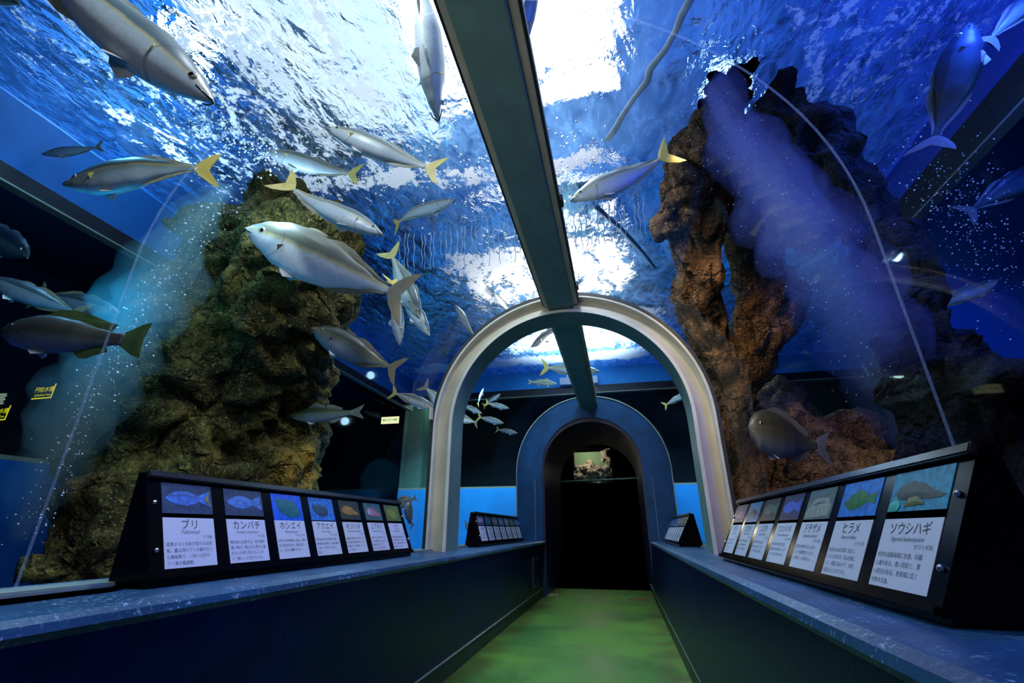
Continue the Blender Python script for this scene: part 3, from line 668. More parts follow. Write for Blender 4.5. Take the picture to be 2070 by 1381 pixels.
def fish_meshes(kind, bend):
    sp_ = SPEC[kind]; H, W, root = sp_['H'], sp_['W'], sp_['root']
    def B(p):
        t = 0.5 - p[0]
        return Vector((p[0], p[1] + bend * 4 * (t * t - t) * 0.5 + bend * 0.5 * math.sin(2 * PI * t) * 0.35, p[2]))
    out = {}
    def done(name, bm, mats, smooth=True):
        for vv in bm.verts: vv.co = B(vv.co)
        bmesh.ops.recalc_face_normals(bm, faces=bm.faces)
        me = bpy.data.meshes.new(name); bm.to_mesh(me); bm.free()
        for m in mats: me.materials.append(m)
        if smooth:
            for p in me.polygons: p.use_smooth = True
        out.setdefault(name, []).append(me)
    def up(s): return lerp_pts(sp_['up'], s) * H * 0.5
    def lo(s): return lerp_pts(sp_['lo'], s) * H * 0.5
    def X(s): return 0.5 - s * root
    bm = bmesh.new(); rings = []; NS = 34
    for i in range(NS + 1):
        s = (i / NS) ** 1.25; u, l = up(s), lo(s)
        wd = W * 0.5 * min(1.0, (u + l) / H * 1.02) * (1.0 - 0.55 * max(0, (s - 0.6) / 0.4) ** 1.2)
        if s < 0.08: wd = max(wd, W * 0.08)
        r = []
        for k in range(22):
            a = 2 * PI * k / 22; ca, sa = math.cos(a), math.sin(a)
            y = wd * math.copysign(abs(ca) ** 0.86, ca); z = (u if sa > 0 else l) * math.copysign(abs(sa) ** 0.95, sa)
            r.append(Vector((X(s), y, z)))
        rings.append(r)
    sweep(bm, rings); done('body', bm, [M_FISH[kind]])
    def fin(name, outline, th=0.006, mat=None, M=None):
        bm = bmesh.new(); n = len(outline)
        cx = sum(p[0] for p in outline) / n; cz = sum(p[1] for p in outline) / n
        A = [bm.verts.new((p[0], th * 0.25, p[1])) for p in outline]; Bv = [bm.verts.new((p[0], -th * 0.25, p[1])) for p in outline]
        ca = bm.verts.new((cx, th, cz)); cb = bm.verts.new((cx, -th, cz))
        for k in range(n):
            j = (k + 1) % n
            bm.faces.new((A[k], A[j], ca)); bm.faces.new((Bv[j], Bv[k], cb)); bm.faces.new((A[k], Bv[k], Bv[j], A[j]))
        if M is not None: bmesh.ops.transform(bm, matrix=M, verts=bm.verts)
        done(name, bm, [mat or M_FIN[kind]], False)
    xr = X(1.0) + 0.02; fk = sp_['fork']; hr = (up(1) + lo(1)) * 0.5
    # the tail fin is two lobes in one mesh
    if sp_['tail'] == 'fork':
        bm = bmesh.new()
        for sgn in (1, -1):
            prof = [(xr, 0), (xr, hr * sgn), (xr - 0.035, fk * 0.45 * sgn), (-0.45, fk * 0.85 * sgn), (-0.50, fk * sgn), (-0.475, fk * 0.72 * sgn), (-0.440, fk * 0.32 * sgn), (-0.43, 0)]
            A = [bm.verts.new((p[0], 0.005 * (1 - abs(p[1]) / fk * 0.7), p[1])) for p in prof]; Bv = [bm.verts.new((p[0], -0.005 * (1 - abs(p[1]) / fk * 0.7), p[1])) for p in prof]
            n = len(prof)
            for k in range(1, n - 2):
                bm.faces.new((A[0] if k < 4 else A[n - 1], A[k], A[k + 1])); bm.faces.new((Bv[k + 1], Bv[k], Bv[0] if k < 4 else Bv[n - 1]))
            bm.faces.new((A[0], A[4], A[n - 1])); bm.faces.new((Bv[n - 1], Bv[4], Bv[0]))
            for k in range(n - 1): bm.faces.new((A[k], Bv[k], Bv[k + 1], A[k + 1]))
        done('tail_fin', bm, [M_FIN[kind]], False)
    else:
        fin('tail_fin', [(xr, -hr), (xr, hr), (-0.42, fk * 0.85), (-0.49, fk), (-0.475, fk * 0.35), (-0.47, 0), (-0.475, -fk * 0.35), (-0.49, -fk), (-0.42, -fk * 0.85)])
    def dors(s0, s1, h, rear=0.25, low=False, mat=None, name=None):
        e = lo if low else up; sg = -1 if low else 1; pts = []
        for k in range(7): s = s0 + (s1 - s0) * k / 6; pts.append((X(s), sg * (e(s) - 0.012)))
        top = []
        for k in range(7):
            f = k / 6; s = s0 + (s1 - s0) * f
            hh = h * (math.sin(min(1, f * 3.2) * PI / 2)) * (1 - (1 - rear) * max(0, (f - 0.25) / 0.75) ** 0.6)
            top.append((X(s) - 0.035 * min(1, f * 3), sg * (e(s) + hh)))
        fin(name or ('anal_fin' if low else 'dorsal_fin'), pts + list(reversed(top)), 0.005, mat)
    if kind in ('yellowtail', 'amberjack', 'dark_fish', 'dim_fish', 'brown_fish', 'deep_yellowtail'):
        gm = M_FINB if kind == 'yellowtail' or kind == 'deep_yellowtail' else None
        dors(0.33, 0.44, 0.018, 0.4, mat=gm); dors(0.48, 0.93, 0.036, 0.14, mat=gm); dors(0.60, 0.93, 0.030, 0.14, True, mat=gm)
    elif kind == 'bass':
        dors(0.30, 0.52, 0.075, 0.3); dors(0.56, 0.80, 0.06, 0.4); dors(0.62, 0.80, 0.055, 0.35, True)
    else:
        dors(0.26, 0.86, 0.075 if kind == 'grouper' else 0.085, 0.75); dors(0.62, 0.86, 0.08, 0.55, True)
    for sgn in (1, -1):
        s = 0.27; y0 = W * 0.44 * sgn
        M = Matrix.Translation((X(s), y0, -H * 0.10)) @ Matrix.Rotation(sgn * math.radians(32), 4, 'Z') @ Matrix.Rotation(math.radians(24), 4, 'Y') @ Matrix.Rotation(sgn * math.radians(-22), 4, 'X')
        Lp = 0.11 if kind in ('yellowtail', 'amberjack', 'dark_fish', 'dim_fish', 'brown_fish', 'deep_yellowtail') else 0.15
        fin('pectoral_fin', [(0.015, 0.018), (-Lp * 0.5, 0.028), (-Lp, 0.010), (-Lp * 0.75, -0.016), (-Lp * 0.35, -0.026), (0.012, -0.016)], 0.004, None, M)
        M = Matrix.Translation((X(0.31), W * 0.16 * sgn, -lo(0.31) * 0.94)) @ Matrix.Rotation(sgn * math.radians(14), 4, 'Z') @ Matrix.Rotation(sgn * math.radians(38), 4, 'X')
        fin('pelvic_fin', [(0.012, 0.008), (-0.03, 0.0), (-0.085, -0.012), (-0.075, -0.035), (-0.03, -0.055), (0.0, -0.02)], 0.004, M_FIN2, M)
        se = 0.115; re = 0.016 if kind != 'bream' else 0.022
        ye = W * 0.5 * min(1.0, (up(se) + lo(se)) / H * 1.02) * 0.93
        bm = bmesh.new(); bmesh.ops.create_uvsphere(bm, u_segments=12, v_segments=8, radius=re, matrix=Matrix.Translation((X(se), sgn * ye, up(se) * 0.28)) @ Matrix.Diagonal((1, 0.5, 1, 1))); 
        bmesh.ops.create_uvsphere(bm, u_segments=10, v_segments=6, radius=re * 0.62, matrix=Matrix.Translation((X(se), sgn * (ye + re * 0.26), up(se) * 0.28)) @ Matrix.Diagonal((1, 0.6, 1, 1)))
        k = 0
        bm.faces.ensure_lookup_table()
        for f in bm.faces: f.material_index = 1 if (f.calc_center_median() - Vector((X(se), sgn * (ye + re * 0.26), up(se) * 0.28))).length < re * 0.66 and abs(f.calc_center_median().y) > ye + re * 0.27 else 0
        done('eye', bm, [M_iris, M_eye])
    # mouth line
    bm = bmesh.new(); rings = []
    pts = [(0.50 - 0.055, W * 0.26), (0.50 - 0.03, W * 0.19), (0.495, W * 0.06), (0.4985, 0), (0.495, -W * 0.06), (0.50 - 0.03, -W * 0.19), (0.50 - 0.055, -W * 0.26)]
    tube(bm, [Vector((x, y * 1.02, -H * 0.045 if abs(y) > W * 0.1 else -H * 0.01)) for x, y in pts], 0.0035, 6); done('mouth', bm, [M_eye])
    return out
_fc = {}
def fish(kind, bend, head, tail, L, label, dd=0.0, roll=0.0, group=None, D=None, clear=0.13):
    """head and tail are places in the photo, L the length in metres, dd how much farther the tail is than the head"""
    p = math.hypot(head[0] - tail[0], head[1] - tail[1]); D0 = D or FPX * L / math.hypot(p, dd * FPX * 0 + 0.001)
    def ok(Dq):
        a, b = spot3(head[0], head[1], Dq - dd / 2), spot3(tail[0], tail[1], Dq + dd / 2); LL = (a - b).length
        for f in (0, .25, .5, .75, 1):
            q = a.lerp(b, f); hb = SPEC[kind]['H'] * LL * 0.5
            dz = max(q.z - SPR, 0); r = math.hypot(q.x - XC, dz)
            if q.y < 6.7 and r < 1.07 + clear * 0.5 + hb * 0.75: return False
            if q.z > WATER - 0.05 - hb * 0.8 or q.x < -3.98 + hb * 0.5 or q.y > 8.3: return False
            if q.x > 2.5 and q.y < 4.2: return False
        return True
    best = None
    for k in range(0, 400):
        for s in (1, -1):
            Dq = D0 * (1 + s * k * 0.01)
            if Dq > 0.5 and ok(Dq): best = Dq; break
        if best: break
    if best is None: print('NO ROOM', label); best = D0
    a, b = spot3(head[0], head[1], best - dd / 2), spot3(tail[0], tail[1], best + dd / 2)
    LL = (a - b).length; fx = (a - b).normalized(); upv = Vector((0, 0, 1))
    if abs(fx.z) > 0.9: upv = Vector((0, 1, 0))
    fz = (upv - fx * upv.dot(fx)).normalized(); fy = fz.cross(fx)
    if roll:
        c, s = math.cos(math.radians(roll)), math.sin(math.radians(roll)); fy, fz = fy * c + fz * s, fz * c - fy * s
    o = bpy.data.objects.new(FNAME.get(kind, 'fish'), None); C.objects.link(o); o.empty_display_size = 0.05
    mid = (a + b) / 2
    o.matrix_world = Matrix(((fx.x * LL, fy.x * LL, fz.x * LL, mid.x), (fx.y * LL, fy.y * LL, fz.y * LL, mid.y), (fx.z * LL, fy.z * LL, fz.z * LL, mid.z), (0, 0, 0, 1)))
    tag(o, label, 'fish', group)
    key = (kind, bend)
    if key not in _fc: _fc[key] = fish_meshes(kind, bend)
    for nm, ms in _fc[key].items():
        for me in ms:
            q = bpy.data.objects.new(nm, me); C.objects.link(q); q.parent = o
    print('FISH %.2f L %.2f y %.2f z %.2f | %s' % (best, LL, mid.y, mid.z, label)) if abs(best - D0) > 0.15 * D0 or LL < 0.25 else None
    return o
FNAME = {'brown_fish': 'amberjack', 'deep_yellowtail': 'yellowtail', 'dark_fish': 'amberjack', 'dim_fish': 'yellowtail', 'yellowtail': 'yellowtail', 'amberjack': 'amberjack', 'bass': 'sea_bass', 'grouper': 'grouper', 'bream': 'sea_bream'}
G1 = 'yellowtail swimming over the tunnel'
Y_, A_ = 'yellowtail', 'amberjack'
fish(Y_, 0.10, (432, 207), (30, -70), 0.95, 'large pale yellowtail swimming toward the lower right in the top left corner', 0.1, -8, G1)
fish('dim_fish', 0.0, (40, 8), (-170, -60), 0.6, 'dark blunt fish cut off by the top left corner of the view', 0, 0, G1)
fish('dim_fish', 0.05, (84, 312), (210, 294), 0.7, 'small faint blue fish behind the yellow tailed one at upper left', 0.1, 0, G1)
fish('deep_yellowtail', -0.10, (128, 374), (447, 345), 0.8, 'yellowtail with bright yellow tail gliding left below the blue upper wall', 0.1, 0, G1)
fish(Y_, 0.12, (886, 246), (806, -110), 0.7, 'long yellowtail hanging head down left of the crown beam', 0, 10, G1)
fish(Y_, 0.05, (1042, 124), (1085, -180), 0.7, 'blue grey fish partly hidden behind the right edge of the crown beam', 0, 0, G1)
fish(Y_, 0.06, (657, 258), (896, 346), 0.72, 'pale yellowtail with forked yellow tail just below the bright skylight', 0.05, 0, G1)
fish(Y_, 0.10, (534, 306), (732, 352), 0.72, 'slender yellowtail beside the white foam, above the one heading down', 0.1, 0, G1)
fish(Y_, -0.10, (774, 476), (562, 358), 0.72, 'white bellied yellowtail heading down to the right with its tail uppermost', 0.05, -15, G1)
fish(Y_, 0.16, (920, 404), (795, 462), 0.6, 'short curved yellowtail under the foam line left of the crown beam', 0.15, 0, G1)
fish(A_, 0.06, (497, 462), (832, 606), 0.85, 'big bright white amberjack in front of the boulder top, largest fish at centre', 0.1, -18, clear=-0.1)
fish(Y_, 0.10, (1153, 406), (1366, 300), 0.7, 'grey pink fish swimming left in front of the rock pillar top', 0.05, 0, G1)
fish(Y_, -0.06, (849, 645), (783, 500), 0.6, 'slim fish diving down behind the tail of the big white amberjack', 0.2, 20, G1)
fish(Y_, -0.08, (868, 680), (800, 560), 0.55, 'pale fish heading down right below the tail of the big white amberjack', 0.1, 0, G1)
fish(Y_, 0.08, (808, 700), (788, 558), 0.5, 'narrow blue fish hanging nearly upright under the big amberjack tail', 0.1, 15, G1)
fish(Y_, 0.08, (919, 616), (968, 688), 0.5, 'pale fish with its head up just outside the left shoulder of the arch', 0.2, 0, G1)
fish(Y_, 0.0, (997, 591), (1036, 636), 0.5, 'tiny slim fish above the arch left of the crown beam', 0.2, 0, G1)
fish('brown_fish', 0.05, (629, 664), (812, 752), 0.72, 'deep bodied brown backed amberjack beside the lower edge of the boulder', 0.1, 0)
fish('bass', 0.04, (583, 842), (737, 832), 0.62, 'green backed striped sea bass swimming left in front of the low boulder', 0.05, 0)
fish('grouper', 0.05, (4, 668), (298, 688), 0.62, 'dark grouper with pale belly and green tail at the left edge', 0.05, 0)
fish('dim_fish', 0.04, (-30, 560), (172, 640), 0.62, 'dim grey fish at the left edge above the dark grouper', 0.05, 0, G1)
fish('dim_fish', 0.06, (244, 634), (70, 596), 0.62, 'dim blue fish with pointed snout right behind the dark grouper', 0.1, 0, G1)
fish('dark_fish', 0.04, (58, 520), (-70, 440), 0.6, 'very dim fish at the left edge under the window rim', 0.1, 0)
fish(Y_, 0.05, (882, 826), (788, 792), 0.5, 'thin pale green fish in front of the column left of the arch', 0.05, 0, G1)
fish(A_, 0.0, (925, 846), (852, 776), 0.6, 'pale fish whose front half is hidden behind the left leg of the arch', 0.1, 0)
G2 = 'school of small fish inside the arch'
fish(Y_, 0.05, (978, 784), (966, 820), 0.32, 'upright small fish, topmost of the little school inside the arch', 0.12, 0, G2)
fish(Y_, 0.05, (1012, 796), (976, 822), 0.34, 'small fish climbing right, second from top of the little school', 0.1, 0, G2)
fish(Y_, -0.05, (1029, 826), (980, 814), 0.34, 'small silver fish pointing right in the middle of the little school', 0.1, 0, G2)
fish(Y_, -0.05, (974, 836), (930, 816), 0.34, 'small fish of the school partly behind the arch leg', 0.1, 0, G2)
fish(Y_, -0.05, (1018, 856), (964, 842), 0.34, 'lowest bright fish of the little school pointing right', 0.1, 0, G2)
fish(A_, 0.0, (905, 838), (968, 856), 0.5, 'pale round bellied fish half hidden behind the inner edge of the arch leg', 0.1, 0, G2)
fish('dim_fish', 0.0, (1046, 876), (1002, 868), 0.3, 'faint dark fish below the little school near the blue portal', 0.1, 0, G2)
fish(Y_, 0.06, (1073, 702), (1158, 642), 0.6, 'pale fish swimming left under the arch crossing behind the crown beam', 0.1, 0, G1)
fish(Y_, -0.05, (1212, 751), (1092, 742), 0.6, 'yellow tailed fish swimming right behind the beam above the blue portal', 0.1, 0, G1)
fish('bass', 0.0, (1126, 776), (1066, 772), 0.45, 'small dark fish resting along the black rim above the blue portal', 0.05, 0)
fish(Y_, 0.05, (1398, 792), (1340, 822), 0.45, 'small silver fish beside the right inner edge of the arch', 0.1, 0, G1)
fish(Y_, 0.05, (1372, 740), (1418, 688), 0.45, 'pale fish squeezed between the arch and the rock pillar', 0.1, 0, G1)
fish('bream', 0.05, (1514, 864), (1680, 908), 0.42, 'round brown sea bream in front of the foot of the rock pillar', 0.08, 0)
fish('dark_fish', -0.08, (1962, 45), (1876, 310), 0.75, 'big dark blue fish rising under the violet surface at upper right', 0.05, 0)
fish('dim_fish', 0.0, (2150, -60), (1984, 96), 0.7, 'dark fish silhouette leaving the upper right corner', 0.05, 0, G1)
fish('dark_fish', 0.04, (2130, 330), (1942, 438), 0.6, 'hazy teal fish at the right edge among the bubbles', 0.1, 0)
fish(Y_, 0.04, (2020, 566), (1870, 632), 0.5, 'bright teal fish emerging from behind the dark rock on the right', 0.1, 0, G1)
fish('bream', 0.06, (800, 1022), (843, 1006), 0.3, 'small dark fish above the far end of the left sign', 0.08, 0)
fish('bream', 0.0, (822, 1018), (834, 1068), 0.26, 'small green fish heading up beside the far end of the left sign', 0.08, 0)
fish('bass', 0.0, (940, 1052), (956, 1092), 0.3, 'tiny green fish low in front of the bright blue wall', 0.05, 0)
fish('bream', 0.0, (262, 770), (318, 760), 0.3, 'dim pinkish fish in front of the boulder by the left bubble plume', 0.05, 0)

# ------------------------------------------------------------------ fish signs on the ledges
def text_bm(bm, s, size, M, align='LEFT', mat=0, space=1.0, italic=0.0):
    c = bpy.data.curves.new('t', 'FONT'); c.body = s; c.size = size; c.align_x = align; c.resolution_u = 2; c.space_line = space; c.shear = italic
    o = bpy.data.objects.new('t', c); C.objects.link(o); dg = bpy.context.evaluated_depsgraph_get()
    me = bpy.data.meshes.new_from_object(o.evaluated_get(dg)); me.transform(M)
    n0 = len(bm.faces); bm.from_mesh(me); bm.faces.ensure_lookup_table()
    for f in bm.faces[n0:]: f.material_index = mat
    bpy.data.objects.remove(o); bpy.data.curves.remove(c); bpy.data.meshes.remove(me)

FISHOUT = [(0.06, 0.5), (0.14, 0.62), (0.30, 0.74), (0.48, 0.76), (0.64, 0.66), (0.80, 0.54), (0.86, 0.62), (0.95, 0.82), (0.93, 0.52), (0.97, 0.24), (0.85, 0.44), (0.76, 0.44), (0.62, 0.34), (0.44, 0.26), (0.26, 0.30), (0.12, 0.40)]
RAYOUT = [(0.12, 0.80), (0.30, 0.82), (0.55, 0.78), (0.70, 0.80), (0.80, 0.55), (0.92, 0.30), (0.88, 0.20), (0.62, 0.10), (0.40, 0.16), (0.22, 0.34), (0.14, 0.58)]
DISC = [(0.10, 0.55), (0.16, 0.72), (0.24, 0.66), (0.40, 0.70), (0.62, 0.64), (0.74, 0.46), (0.70, 0.26), (0.52, 0.14), (0.30, 0.22), (0.16, 0.38)]
LUMP = [(0.08, 0.45), (0.18, 0.66), (0.38, 0.74), (0.60, 0.64), (0.78, 0.44), (0.94, 0.34), (0.90, 0.26), (0.66, 0.26), (0.40, 0.24), (0.18, 0.30)]
FLAT = [(0.12, 0.42), (0.28, 0.62), (0.46, 0.76), (0.66, 0.66), (0.78, 0.54), (0.94, 0.62), (0.93, 0.30), (0.78, 0.44), (0.66, 0.30), (0.40, 0.16), (0.22, 0.24)]
ARCHF = [(0.10, 0.30), (0.20, 0.52), (0.40, 0.66), (0.62, 0.62), (0.80, 0.46), (0.92, 0.30), (0.70, 0.32), (0.66, 0.20), (0.40, 0.26)]
_pm = {}
def flatm(c, name='print'):
    k = tuple(c)
    if k not in _pm: _pm[k] = simple('printed_colour', c, 0.35, 0.4, var=0.35, vs=60)
    return _pm[k]
CARDS_L = [
    ('ブリ', 'Yellowtail', 'アジ科', '成長すると名前が変わる出世\n魚。富山湾のブリは脂がのっ\nた高級魚で、11月～12月が\nブリ漁の最盛期。', (0.035, 0.06, 0.13), [(FISHOUT, (0.07, 0.19, 0.62)), ([(0.10, 0.55), (0.30, 0.70), (0.48, 0.72), (0.66, 0.62), (0.80, 0.52), (0.50, 0.58)], (0.05, 0.12, 0.38)), ([(0.84, 0.50), (0.95, 0.82), (0.91, 0.52), (0.97, 0.24), (0.85, 0.46)], (0.30, 0.28, 0.05))], 0.12),
    ('カンパチ', 'Greater amberjack', 'アジ科', '南日本に生息する。目を通る\n黒い帯が、真上から見ると漢\n字の八の字に見えることか\nら「間八」と名がついた。', (0.035, 0.055, 0.12), [(FISHOUT, (0.08, 0.20, 0.55))], 0.12),
    ('ホシエイ', 'Pitted stingray', 'アカエイ科', '本州～九州南部に生息。背中に\n白い斑点がある。富山湾で\nは、まれに捕獲される。', (0.01, 0.10, 0.66), [(RAYOUT, (0.01, 0.13, 0.17))], 0.0),
    ('アカエイ', 'Red stingray', 'アカエイ科', '南日本の浅い砂泥底に生息。\n腹の縁辺は黄色い。尾に毒棘\nがあり、刺されると激しく\n痛む。', (0.03, 0.17, 0.58), [(DISC, (0.03, 0.07, 0.13))], 0.04),
    ('キジハタ', 'Red spotted grouper', 'ハタ科', '岩礁域の浅場に生息する。体\n側に橙色の斑点がある。大型\n魚種。多くは昼間じっとして\nいる夜行性。', (0.035, 0.045, 0.035), [(LUMP, (0.34, 0.17, 0.05))], 0.12),
    ('コブダイ', 'Bulgyhead wrasse', 'ベラ科', '成長したオスは額と下あごに\nこぶが発達する。雌から雄へ\n性転換する魚で、貝や\nえび、かになどを食べる。', (0.05, 0.13, 0.14), [(LUMP, (0.38, 0.15, 0.18)), ([(0.14, 0.42), (0.22, 0.62), (0.34, 0.60), (0.34, 0.36), (0.22, 0.30)], (0.34, 0.44, 0.60))], 0.12),
    ('クエ', 'Kelp grouper', 'ハタ科', '温帯域の沿岸の岩礁に生息\nする大型種。根付の魚で、成\n長すると体の模様は薄れる。\n高級魚として有名。', (0.10, 0.17, 0.05), [(DISC, (0.24, 0.24, 0.05))], 0.12),
]
CARDS_R = [
    ('マダイ', 'Red seabream', 'タイ科', '水深三十～百五十ｍの岩礁\nや砂れき底に生息する。め\nでたい魚として、祝いの\n席に欠かせない。', (0.04, 0.04, 0.11), [(ARCHF, (0.26, 0.13, 0.24))], 0.12),
    ('コロダイ', 'Painted sweetlips', 'イサキ科', '南日本の沿岸の砂地や岩礁\nに生息。幼魚は黄色と黒の\n縦縞がある。成魚は青灰色\nになる。', (0.02, 0.16, 0.36), [(ARCHF, (0.02, 0.05, 0.07))], 0.10),
    ('スズキ', 'Japanese seabass', 'スズキ科', '沿岸域に生息する出世魚。\n夏には川をのぼることもあ\nる。口が大きく小魚を食べ\nる。', (0.02, 0.025, 0.05), [(FISHOUT, (0.06, 0.12, 0.10))], 0.12),
    ('ウスバハギ', 'Unicorn leatherjacket', 'カワハギ科', '温帯～熱帯域の沿岸に生息。\n体側に暗色の斑紋がある。薄\nく、クラゲなどを好んで食べ\nる。', (0.025, 0.025, 0.08), [(FISHOUT, (0.04, 0.11, 0.55))], 0.10),
    ('ドチザメ', 'Banded houndshark', 'ドチザメ科', '砂泥底や岩礁に生息。水が少\nなくても長時間生き、おとな\nしい性質で、人を襲わない。', (0.10, 0.15, 0.16), [([(0.02, 0.05), (0.10, 0.50), (0.40, 0.72), (0.80, 0.66), (0.96, 0.40), (0.90, 0.10)], (0.26, 0.31, 0.27)), ([(0.20, 0.46), (0.45, 0.58), (0.80, 0.52), (0.50, 0.50)], (0.05, 0.08, 0.08))], 0.08),
    ('ヒラメ', 'Bastard halibut', 'ヒラメ科', '水深百ｍの砂泥底に生息し、\nカレイに似るが、目は左側に\nつく。周囲にあわせて、体色\nを変えることができる。', (0.02, 0.18, 0.62), [(FLAT, (0.02, 0.15, 0.03))], 0.10),
    ('ソウシハギ', 'Figured leatherjacket', 'カワハギ科', '世界の温暖海域に生息。内臓\nに毒がある。青い斑紋と、黒\nい斑点がある。熱帯域に広く\n分布する魚。', (0.02, 0.22, 0.34), [(LUMP, (0.03, 0.04, 0.03)), ([(0.3, 0.10), (0.36, 0.32), (0.52, 0.34), (0.66, 0.14)], (0.12, 0.13, 0.02)), ([(0.02, 0.0), (0.03, 0.22), (0.16, 0.30), (0.24, 0.16), (0.20, 0.0)], (0.05, 0.38, 0.30))], 0.15),
]
SMALL_L = [((0.10, 0.09, 0.22), (0.45, 0.35, 0.5)), ((0.03, 0.12, 0.22), (0.05, 0.22, 0.3)), ((0.12, 0.17, 0.18), (0.24, 0.28, 0.26)), ((0.05, 0.16, 0.45), (0.35, 0.4, 0.5)), ((0.18, 0.18, 0.28), (0.5, 0.35, 0.4)), ((0.06, 0.15, 0.13), (0.08, 0.3, 0.2)), ((0.03, 0.16, 0.45), (0.15, 0.3, 0.5))]
SMALL_R = [((0.03, 0.08, 0.22), (0.08, 0.2, 0.5)), ((0.07, 0.07, 0.18), (0.2, 0.2, 0.4)), ((0.03, 0.16, 0.45), (0.03, 0.1, 0.3)), ((0.03, 0.18, 0.5), (0.02, 0.12, 0.3)), ((0.10, 0.09, 0.10), (0.42, 0.24, 0.12)), ((0.06, 0.13, 0.16), (0.4, 0.24, 0.3)), ((0.08, 0.13, 0.10), (0.14, 0.18, 0.12))]

def fish_sign(s, xb, xt, zb, zt, y0, y1, xback, label, cards=None, small=None, cardlab=True):
    """s = -1 left ledge, +1 right ledge"""
    xm = (xb + xt) / 2; ym = (y0 + y1) / 2
    t = thing('fish_sign', label, 'sign', (xm, ym, LEDGE)); off = Vector((xm, ym, LEDGE))
    def put(name, bm, mats, par=t):
        bmesh.ops.translate(bm, vec=-off, verts=bm.verts); return link(name, bm, mats, par)
    V = Vector((xt - xb, 0, zt - zb)); Ls = V.length; v = V.normalized(); u = Vector((0, -s, 0)); nn = u.cross(v)     # nn looks into the tunnel
    org = Vector((xb, y0 if s < 0 else y1, zb)); W = y1 - y0
    def P(a, b, d=0.0): return org + u * a + v * b + nn * d
    bm = bmesh.new()
    prof = [(xb + s * 0.012, LEDGE), (xb + s * 0.012, zb - 0.004), (xb, zb - 0.004), (xb, zb + 0.002), (xt, zt), (xt + s * 0.025, zt), (xback, LEDGE)]
    sweep(bm, [[Vector((x, y, z)) for x, z in prof] for y in (y0, y1)]); bmesh.ops.recalc_face_normals(bm, faces=bm.faces)
    put('body', bm, M_black)
    fr = Matrix(((u.x, v.x, nn.x, org.x), (u.y, v.y, nn.y, org.y), (u.z, v.z, nn.z, org.z), (0, 0, 0, 1)))
    bm = bmesh.new(); box(bm, (-0.002, Ls - 0.018, 0.0), (W + 0.002, Ls + 0.004, 0.014), 0, fr); bevel(bm, 0.003); put('top_bar', bm, simple('bar_black_gloss', (0.02, 0.02, 0.022), 0.22, 0.7))
    bm = bmesh.new(); box(bm, (-0.001, -0.004, 0.0), (W + 0.001, 0.012, 0.010), 0, fr); bevel(bm, 0.003); put('lower_bar', bm, M_black)
    m = 0.045 if not small else 0.06; pitch = (W - 2 * m + 0.052) / 7; cw = pitch - 0.052
    b0, b1, b2 = 0.024, Ls * 0.56, Ls - 0.026
    for k in range(7):
        a0 = m + pitch * k
        bm = bmesh.new(); box(bm, (a0, b0, 0.0), (a0 + cw, b1, 0.0016), 0, fr); cd = put('species_card', bm, M_paper)
        if cards: cd['label'] = 'white card lettered ' + cards[k][0]
        if cards: ttl, eng, fam, body, bg, shapes, black = cards[k]
        else: bg, fg = small[k]; shapes = [(LUMP if k % 2 else FISHOUT, fg)]; black = 0.1
        mats = [flatm(bg), M_blackmatte]; bm = bmesh.new(); pb = b1 + (b2 - b1) * black
        box(bm, (a0, b1, 0.0), (a0 + cw, pb, 0.0018), 1, fr) if black > 0.01 else None
        box(bm, (a0, pb, 0.0), (a0 + cw, b2, 0.0018), 0, fr)
        for q, (outl, c) in enumerate(shapes):
            mats.append(flatm(c)); mi = len(mats) - 1
            vs = [bm.verts.new(fr @ Vector((a0 + cw * x, pb + (b2 - pb) * y, 0.0023 + q * 0.0004))) for x, y in outl]
            cv = bm.verts.new(fr @ Vector((a0 + cw * sum(x for x, y in outl) / len(outl), pb + (b2 - pb) * sum(y for x, y in outl) / len(outl), 0.0030 + q * 0.0006)))
            for i in range(len(vs)):
                f = bm.faces.new((vs[i], vs[(i + 1) % len(vs)], cv)); f.material_index = mi
                f.normal_update()
                if f.normal.dot(nn) < 0: f.normal_flip()
        put('picture', bm, mats, cd)
        bm = bmesh.new()
        if cards:
            def T(a, b): return fr @ Matrix.Translation((a0 + a, b0 + b, 0.0021))
            hh = b1 - b0
            text_bm(bm, ttl, 0.033 if len(ttl) < 5 else 0.029, T(cw / 2, hh * 0.775), 'CENTER', 0)
            text_bm(bm, eng, 0.0165 if len(eng) < 12 else 0.0135, T(cw / 2, hh * 0.665), 'CENTER', 1, italic=0.2)
            text_bm(bm, fam, 0.0120, T(cw - 0.012, hh * 0.56), 'RIGHT', 1)
            text_bm(bm, body, 0.0122, T(0.007, hh * 0.43), 'LEFT', 1, 1.45)
        else:
            for a, b, L, h in ((0.3, 0.80, 0.4, 0.09), (0.25, 0.68, 0.5, 0.03), (0.65, 0.56, 0.28, 0.03), (0.06, 0.44, 0.88, 0.03), (0.06, 0.33, 0.88, 0.03), (0.06, 0.22, 0.88, 0.03), (0.06, 0.11, 0.5, 0.03)):
                hh = b1 - b0; box(bm, (a0 + cw * a, b0 + hh * b, 0.0014), (a0 + cw * (a + L), b0 + hh * (b + h), 0.0021), 1, fr)
        put('lettering', bm, [M_ink, M_ink2], cd)
    for a in (0.02, W - 0.02):
        for b in (Ls * 0.25, Ls * 0.70):
            bm = bmesh.new(); bmesh.ops.create_uvsphere(bm, u_segments=12, v_segments=8, radius=0.0065, matrix=Matrix.Translation(P(a, b, 0.003))); put('screw', bm, M_screw)
    return t
fish_sign(-1, -1.22, -1.335, 0.676, 0.953, 1.10, 2.76, -1.352, 'black sloping fish sign with seven cards on the left ledge beside the near acrylic', CARDS_L)
